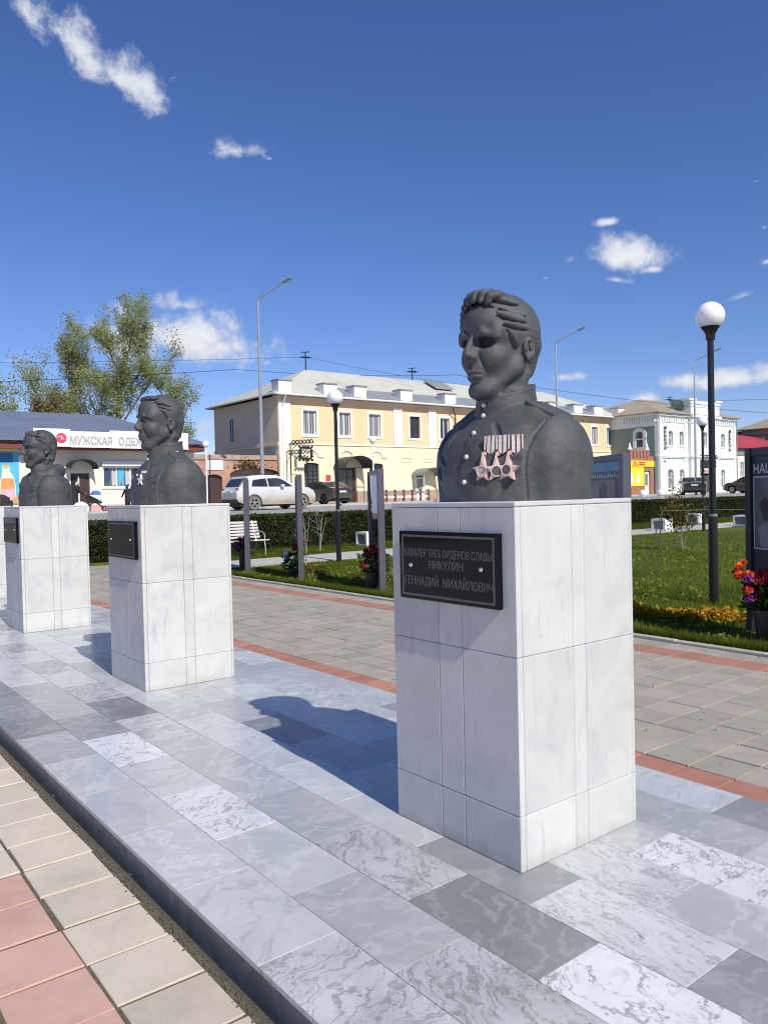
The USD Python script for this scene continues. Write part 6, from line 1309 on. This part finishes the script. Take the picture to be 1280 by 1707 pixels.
SUVW = [[p for p in q][::-1] if np.cross(np.array(q[1]) - q[0], np.array(q[2]) - q[0]) < 0 else q for q in SUVW]; SEDW = [[p for p in q][::-1] if np.cross(np.array(q[1]) - q[0], np.array(q[2]) - q[0]) < 0 else q for q in SEDW]
car('parked_car', 'dusty white off road car parked by the road before the brick gateway', (-30.7, 16.45, 1.02), 90, SUV, SUVW, ((.34, 1.49), (.93, 1.14)), ((-1.70, 1.46), (-1.96, 1.12)), 'paint_white', (-1.28, 1.31), .34, 1.78, 1.02, (-2.06, .96, .38, .15), 'rim_silver', 'tyre_dusty', roof_rail=True)
car('parked_car', 'dark grey saloon car parked nose to the yellow building', (-40.15, 25.85, 1.09), 180, SED, SEDW, ((.50, 1.36), (1.08, 1.03)), ((-1.08, 1.37), (-1.66, 1.10)), 'paint_graphite', (-1.30, 1.30), .32, 1.72, .98, (-2.16, .88, .36, .16), 'tyre', arch='paint_graphite')
car('parked_car', 'black saloon car seen from behind before the mint building', (-32.9, 57.5, 1.02), 124, SED, SEDW, ((.50, 1.36), (1.08, 1.03)), ((-1.08, 1.37), (-1.66, 1.10)), 'paint_black', (-1.30, 1.30), .33, 1.82, .98, (-2.16, .90, .3, .17), 'rim_silver', arch='paint_black')
car('parked_car', 'black car facing left beside the dark memorial stand', (-31.4, 64.3, 1.02), 176, SED, SEDW, ((.50, 1.36), (1.08, 1.03)), ((-1.08, 1.37), (-1.66, 1.10)), 'paint_black', (-1.30, 1.30), .34, 1.80, .98, (-2.16, .88, .3, .15), 'rim_silver', arch='paint_black')
car('parked_car', 'black car cut by the left edge before the drinks poster', (-37.7, 4.3, 1.09), 90, SED, SEDW, ((.50, 1.36), (1.08, 1.03)), ((-1.08, 1.37), (-1.66, 1.10)), 'paint_black', (-1.30, 1.30), .33, 1.80, .98, (-2.16, .88, .3, .15), 'rim_silver', arch='paint_black')

# ---------------------------------------------------------------- people, pushchair, bollards
import manifold3d as md
def figure(label, loc, rz, h, cloth, hairm, lean=0.1, scarf=None, arms=((.28, .95), (.30, .95))):
    """standing person, one continuous body with clothing and hair as children; faces +x"""
    t = thing('person', label, 'person', loc, rz); s = h / 1.70
    def ball(p, r): return md.Manifold.sphere(r * s, 14).translate([c * s for c in p])
    def bone(a, ra, b, rb): return md.Manifold.batch_hull([ball(a, ra), ball(b, rb)])
    L = lean; sh, hp = (L, 0, 1.40), (0, 0, .92); B = [bone((0, -.09, .90), .10, (.04, -.10, .48), .065), bone((.04, -.10, .48), .062, (-.02, -.10, .08), .04), bone((0, .09, .90), .10, (.07, .10, .48), .065), bone((.07, .10, .48), .062, (.06, .10, .08), .04), bone((-.04, -.10, .05), .04, (.14, -.11, .03), .03), bone((.04, .10, .05), .04, (.22, .11, .03), .03)]
    B += [bone((0, 0, .92), .15, (L * .6, 0, 1.15), .13), bone((L * .6, 0, 1.15), .13, (L, 0, 1.34), .15), bone((L, -.15, 1.40), .065, (L, .15, 1.40), .065), bone((L, 0, 1.42), .055, (L * 1.2, 0, 1.53), .05), bone((L * 1.25, 0, 1.56), .088, (L * 1.3 + .02, 0, 1.62), .098), bone((L * 1.3 + .09, 0, 1.58), .02, (L * 1.3 + .11, 0, 1.56), .016)]
    for k, sd_ in enumerate((-1, 1)):
        e = (L + .12, sd_ * .22, 1.14); ha = (L + .05 + arms[k][0], sd_ * .17, arms[k][1]); B += [bone((L, sd_ * .18, 1.39), .058, e, .045), bone(e, .044, ha, .032), bone(ha, .036, (ha[0] + .08, ha[1], ha[2] - .02), .022), bone((ha[0] + .02, ha[1] - sd_ * .02, ha[2]), .016, (ha[0] + .06, ha[1] - sd_ * .05, ha[2] + .02), .010)]
    body = md.Manifold.batch_boolean(B, md.OpType.Add).refine_to_length(.05).to_mesh(); m = trimesh.Trimesh(body.vert_properties[:, :3], body.tri_verts, process=True); trimesh.smoothing.filter_taubin(m, iterations=6); obj('body', m, M['skin'], t, True)
    C = [bone((0, 0, .62), .20, (0, 0, .95), .19), bone((0, 0, .95), .19, (L * .6, 0, 1.15), .165), bone((L * .6, 0, 1.15), .165, (L, 0, 1.36), .17), bone((L, -.16, 1.39), .085, (L, .16, 1.39), .085), bone((0, -.09, .62), .13, (.03, -.10, .12), .075), bone((0, .09, .62), .13, (.06, .10, .12), .075)]
    for k, sd_ in enumerate((-1, 1)): e = (L + .12, sd_ * .22, 1.14); ha = (L + .03 + arms[k][0], sd_ * .175, arms[k][1]); C += [bone((L, sd_ * .18, 1.39), .08, e, .066), bone(e, .066, ha, .05)]
    cl = md.Manifold.batch_boolean(C, md.OpType.Add).refine_to_length(.05).to_mesh(); m = trimesh.Trimesh(cl.vert_properties[:, :3], cl.tri_verts, process=True); trimesh.smoothing.filter_taubin(m, iterations=8); obj('coat', m, M[cloth], t, True)
    hh = (bone((L * 1.25 - .02, 0, 1.59), .098, (L * 1.3 - .01, 0, 1.635), .10) + bone((L * 1.2 - .06, 0, 1.50), .06, (L * 1.25 - .05, 0, 1.60), .085)).refine_to_length(.05).to_mesh(); obj('scarf' if scarf else 'hair', trimesh.Trimesh(hh.vert_properties[:, :3], hh.tri_verts, process=False), M[scarf or hairm], t, True)
    return t
figure('person in a dark coat and light headscarf pushing the pushchair by the shop door', (-38.95, 9.85, GZ), 78, 1.52, 'coat_black', 'hair_dark', .16, 'scarf_light', ((.34, 1.0), (.34, 1.0)))
figure('person in black with dark hair standing below the shop window', (-38.35, 12.38, GZ), 200, 1.30, 'coat_black', 'hair_dark', .04)
t = thing('pushchair', 'black pushchair with a blue hood before the clothes shop', 'pushchair', (-38.55, 10.75, GZ), 80)
obj('frame', cat_([tube([(-.75, s, 1.0), (-.35, s, .80), (.45, s, .12)], .02, 6) for s in (-.22, .22)] + [tube([(-.45, s, .12), (.1, s, .62)], .02, 6) for s in (-.22, .22)] + [tube([(-.75, -.22, 1.0), (-.75, .22, 1.0)], .022, 6)]), M['iron_black'], t)
obj('seat', trimesh.convex.convex_hull(np.array([(x, y, z) for x, z in ((-.45, .78), (-.25, .42), (.28, .38), (.34, .46), (-.30, .85)) for y in (-.2, .2)])), M['coat_black'], t)
hd = trimesh.creation.icosphere(2, .26); hd.vertices[:, 2] = np.maximum(hd.vertices[:, 2], -.02); hd.vertices *= (1, .85, .8); hd.apply_translation((.05, 0, .86)); obj('hood', hd, M['hood_blue'], t, True); obj('bag', bevel_box(.0, .3, -.16, .16, .50, .72, .04), M['bag_white'], t)
for x, y in ((-.45, -.22), (-.45, .22), (.45, -.2), (.45, .2)):
    wh = trimesh.creation.torus(.11, .022, 16, 8); wh.apply_transform(trimesh.transformations.rotation_matrix(math.pi / 2, [1, 0, 0])); wh.apply_translation((x, y, .132)); obj('wheel', wh, M['plastic_black'], t, True)
def bollard(label, x, y, r):
    t = thing('bollard', label, 'bollard', (x, y, 1.0)); s = trimesh.creation.icosphere(3, r); s.vertices[:, 2] = np.maximum(s.vertices[:, 2], -r * .55); s.apply_translation((0, 0, r * .55 + .06)); obj('ball', s, M['box_white'], t, True); obj('foot', revolve([(0, 0), (r * .8, 0), (r * .75, .06), (0, .06)], 18), M['box_white'], t)
bollard('white concrete ball bollard beside the pushchair', -31.4, 7.85, .35); bollard('white concrete ball bollard before the kiosk door', -31.6, 48.5, .30); bollard('white concrete ball bollard before the mint building corner', -30.8, 49.6, .32)
shrub('bare sapling in front of the kiosk', -36.6, 53.5, GZ, 2.3, 5, 0, None, 'bark', 21, .3); shrub('bare sapling beside the mint building corner', -36.4, 60.2, GZ, 2.6, 6, 40, 'bush_leaf', 'bark', 22, .45)

# ---------------------------------------------------------------- trees
def tree(label, x, y, z0, H, spread, leaves, mat_, seed, leaf=.20, lean=0.0, first=.16, stems=1):
    g = np.random.default_rng(seed); t = thing('tree', label, 'tree', (x, y, z0)); wood, tips = [], []
    def grow(p, d, L, r, k):
        pts = [p]; n = 5
        for i in range(n):
            d = d + g.normal(0, .10, 3) + np.array((0, 0, .05 if k else .0)); d /= np.linalg.norm(d); pts.append(pts[-1] + d * L / n)
        wood.append(tube(pts, np.linspace(r, r * .45, n + 1), 6 if k < 2 else 4, False))
        if k >= 2:
            for q in pts[1:]: tips.append((q, L))
        if k == 4: return
        m = {0: 9, 1: 6, 2: 5, 3: 4}[k]
        for j in range(m):
            s = (first + (1 - first) * (j + g.random() * .8) / m) if k == 0 else .25 + .75 * (j + g.random()) / m
            i = min(int(s * n), n - 1); b = pts[i] + (pts[i + 1] - pts[i]) * (s * n - i); a = g.uniform(0, 2 * math.pi); side = np.array((math.cos(a), math.sin(a), 0)); up = {0: .75, 1: .45, 2: .3, 3: .2}[k] + .4 * s
            dd = side * spread + np.array((0, 0, up)) + d * .35; dd /= np.linalg.norm(dd)
            grow(b, dd, L * ({0: .52, 1: .50, 2: .52, 3: .55}[k]) * g.uniform(.7, 1.15) * (1 - .35 * s if k == 0 else 1), r * .42 * (1 - .4 * s), k + 1)
    for q in range(stems): grow(np.array((g.normal(0, .3) * (stems > 1), g.normal(0, .3) * (stems > 1), -.2)), np.array((lean + g.normal(0, .12) * (stems > 1), g.normal(0, .12) * (stems > 1), 1.0)), H * .80 * g.uniform(.85, 1), H * .016, 0)
    obj('trunk', wood[0], M['bark'], t, True); obj('limbs', cat_(wood[1:]), M['bark'], t, kind='stuff')
    P = np.array([q for q, _ in tips]); idx = g.integers(0, len(P), leaves); clump = np.clip(meshkit.fbm(P * .55, 3, seed) * 3.0 - .95, 0, 1); keep = g.random(leaves) < .18 + clump[idx]; idx = idx[keep]
    c = P[idx] + g.normal(0, .24, (len(idx), 3)); n = len(c); u = rand_dirs(g, n) - (0, 0, .25); u /= np.linalg.norm(u, axis=1, keepdims=True); nn = np.cross(u, rand_dirs(g, n)); nn /= np.linalg.norm(nn, axis=1, keepdims=True)
    obj('crown', quads(c, nn, u, g.uniform(.5, 1.0, n) * leaf, g.uniform(.7, 1.4, n) * leaf), M[mat_], t, kind='stuff')
    return t
tree('tall pale green poplar behind the clothes shop', -64.3, 20.4, .9, 18.2, .70, 27000, 'tree_leaf', 6, .13)
tree('pale green tree right of the tall poplar behind the shop', -61.5, 24.6, .9, 12.2, .75, 12000, 'tree_leaf', 14, .125)
tree('pale green tree left of the tall poplar behind the shop', -66.2, 17.2, .9, 15.2, .80, 17000, 'tree_leaf', 15, .125)
tree('pale green tree at the left edge of the picture', -74.5, 13.2, .9, 13.5, .7, 9000, 'tree_leaf', 9, .17)
tree('brownish leaved tree low behind the shop roof', -62.5, 15.0, .9, 9.8, .85, 8500, 'tree_leaf_brown', 11, .16)
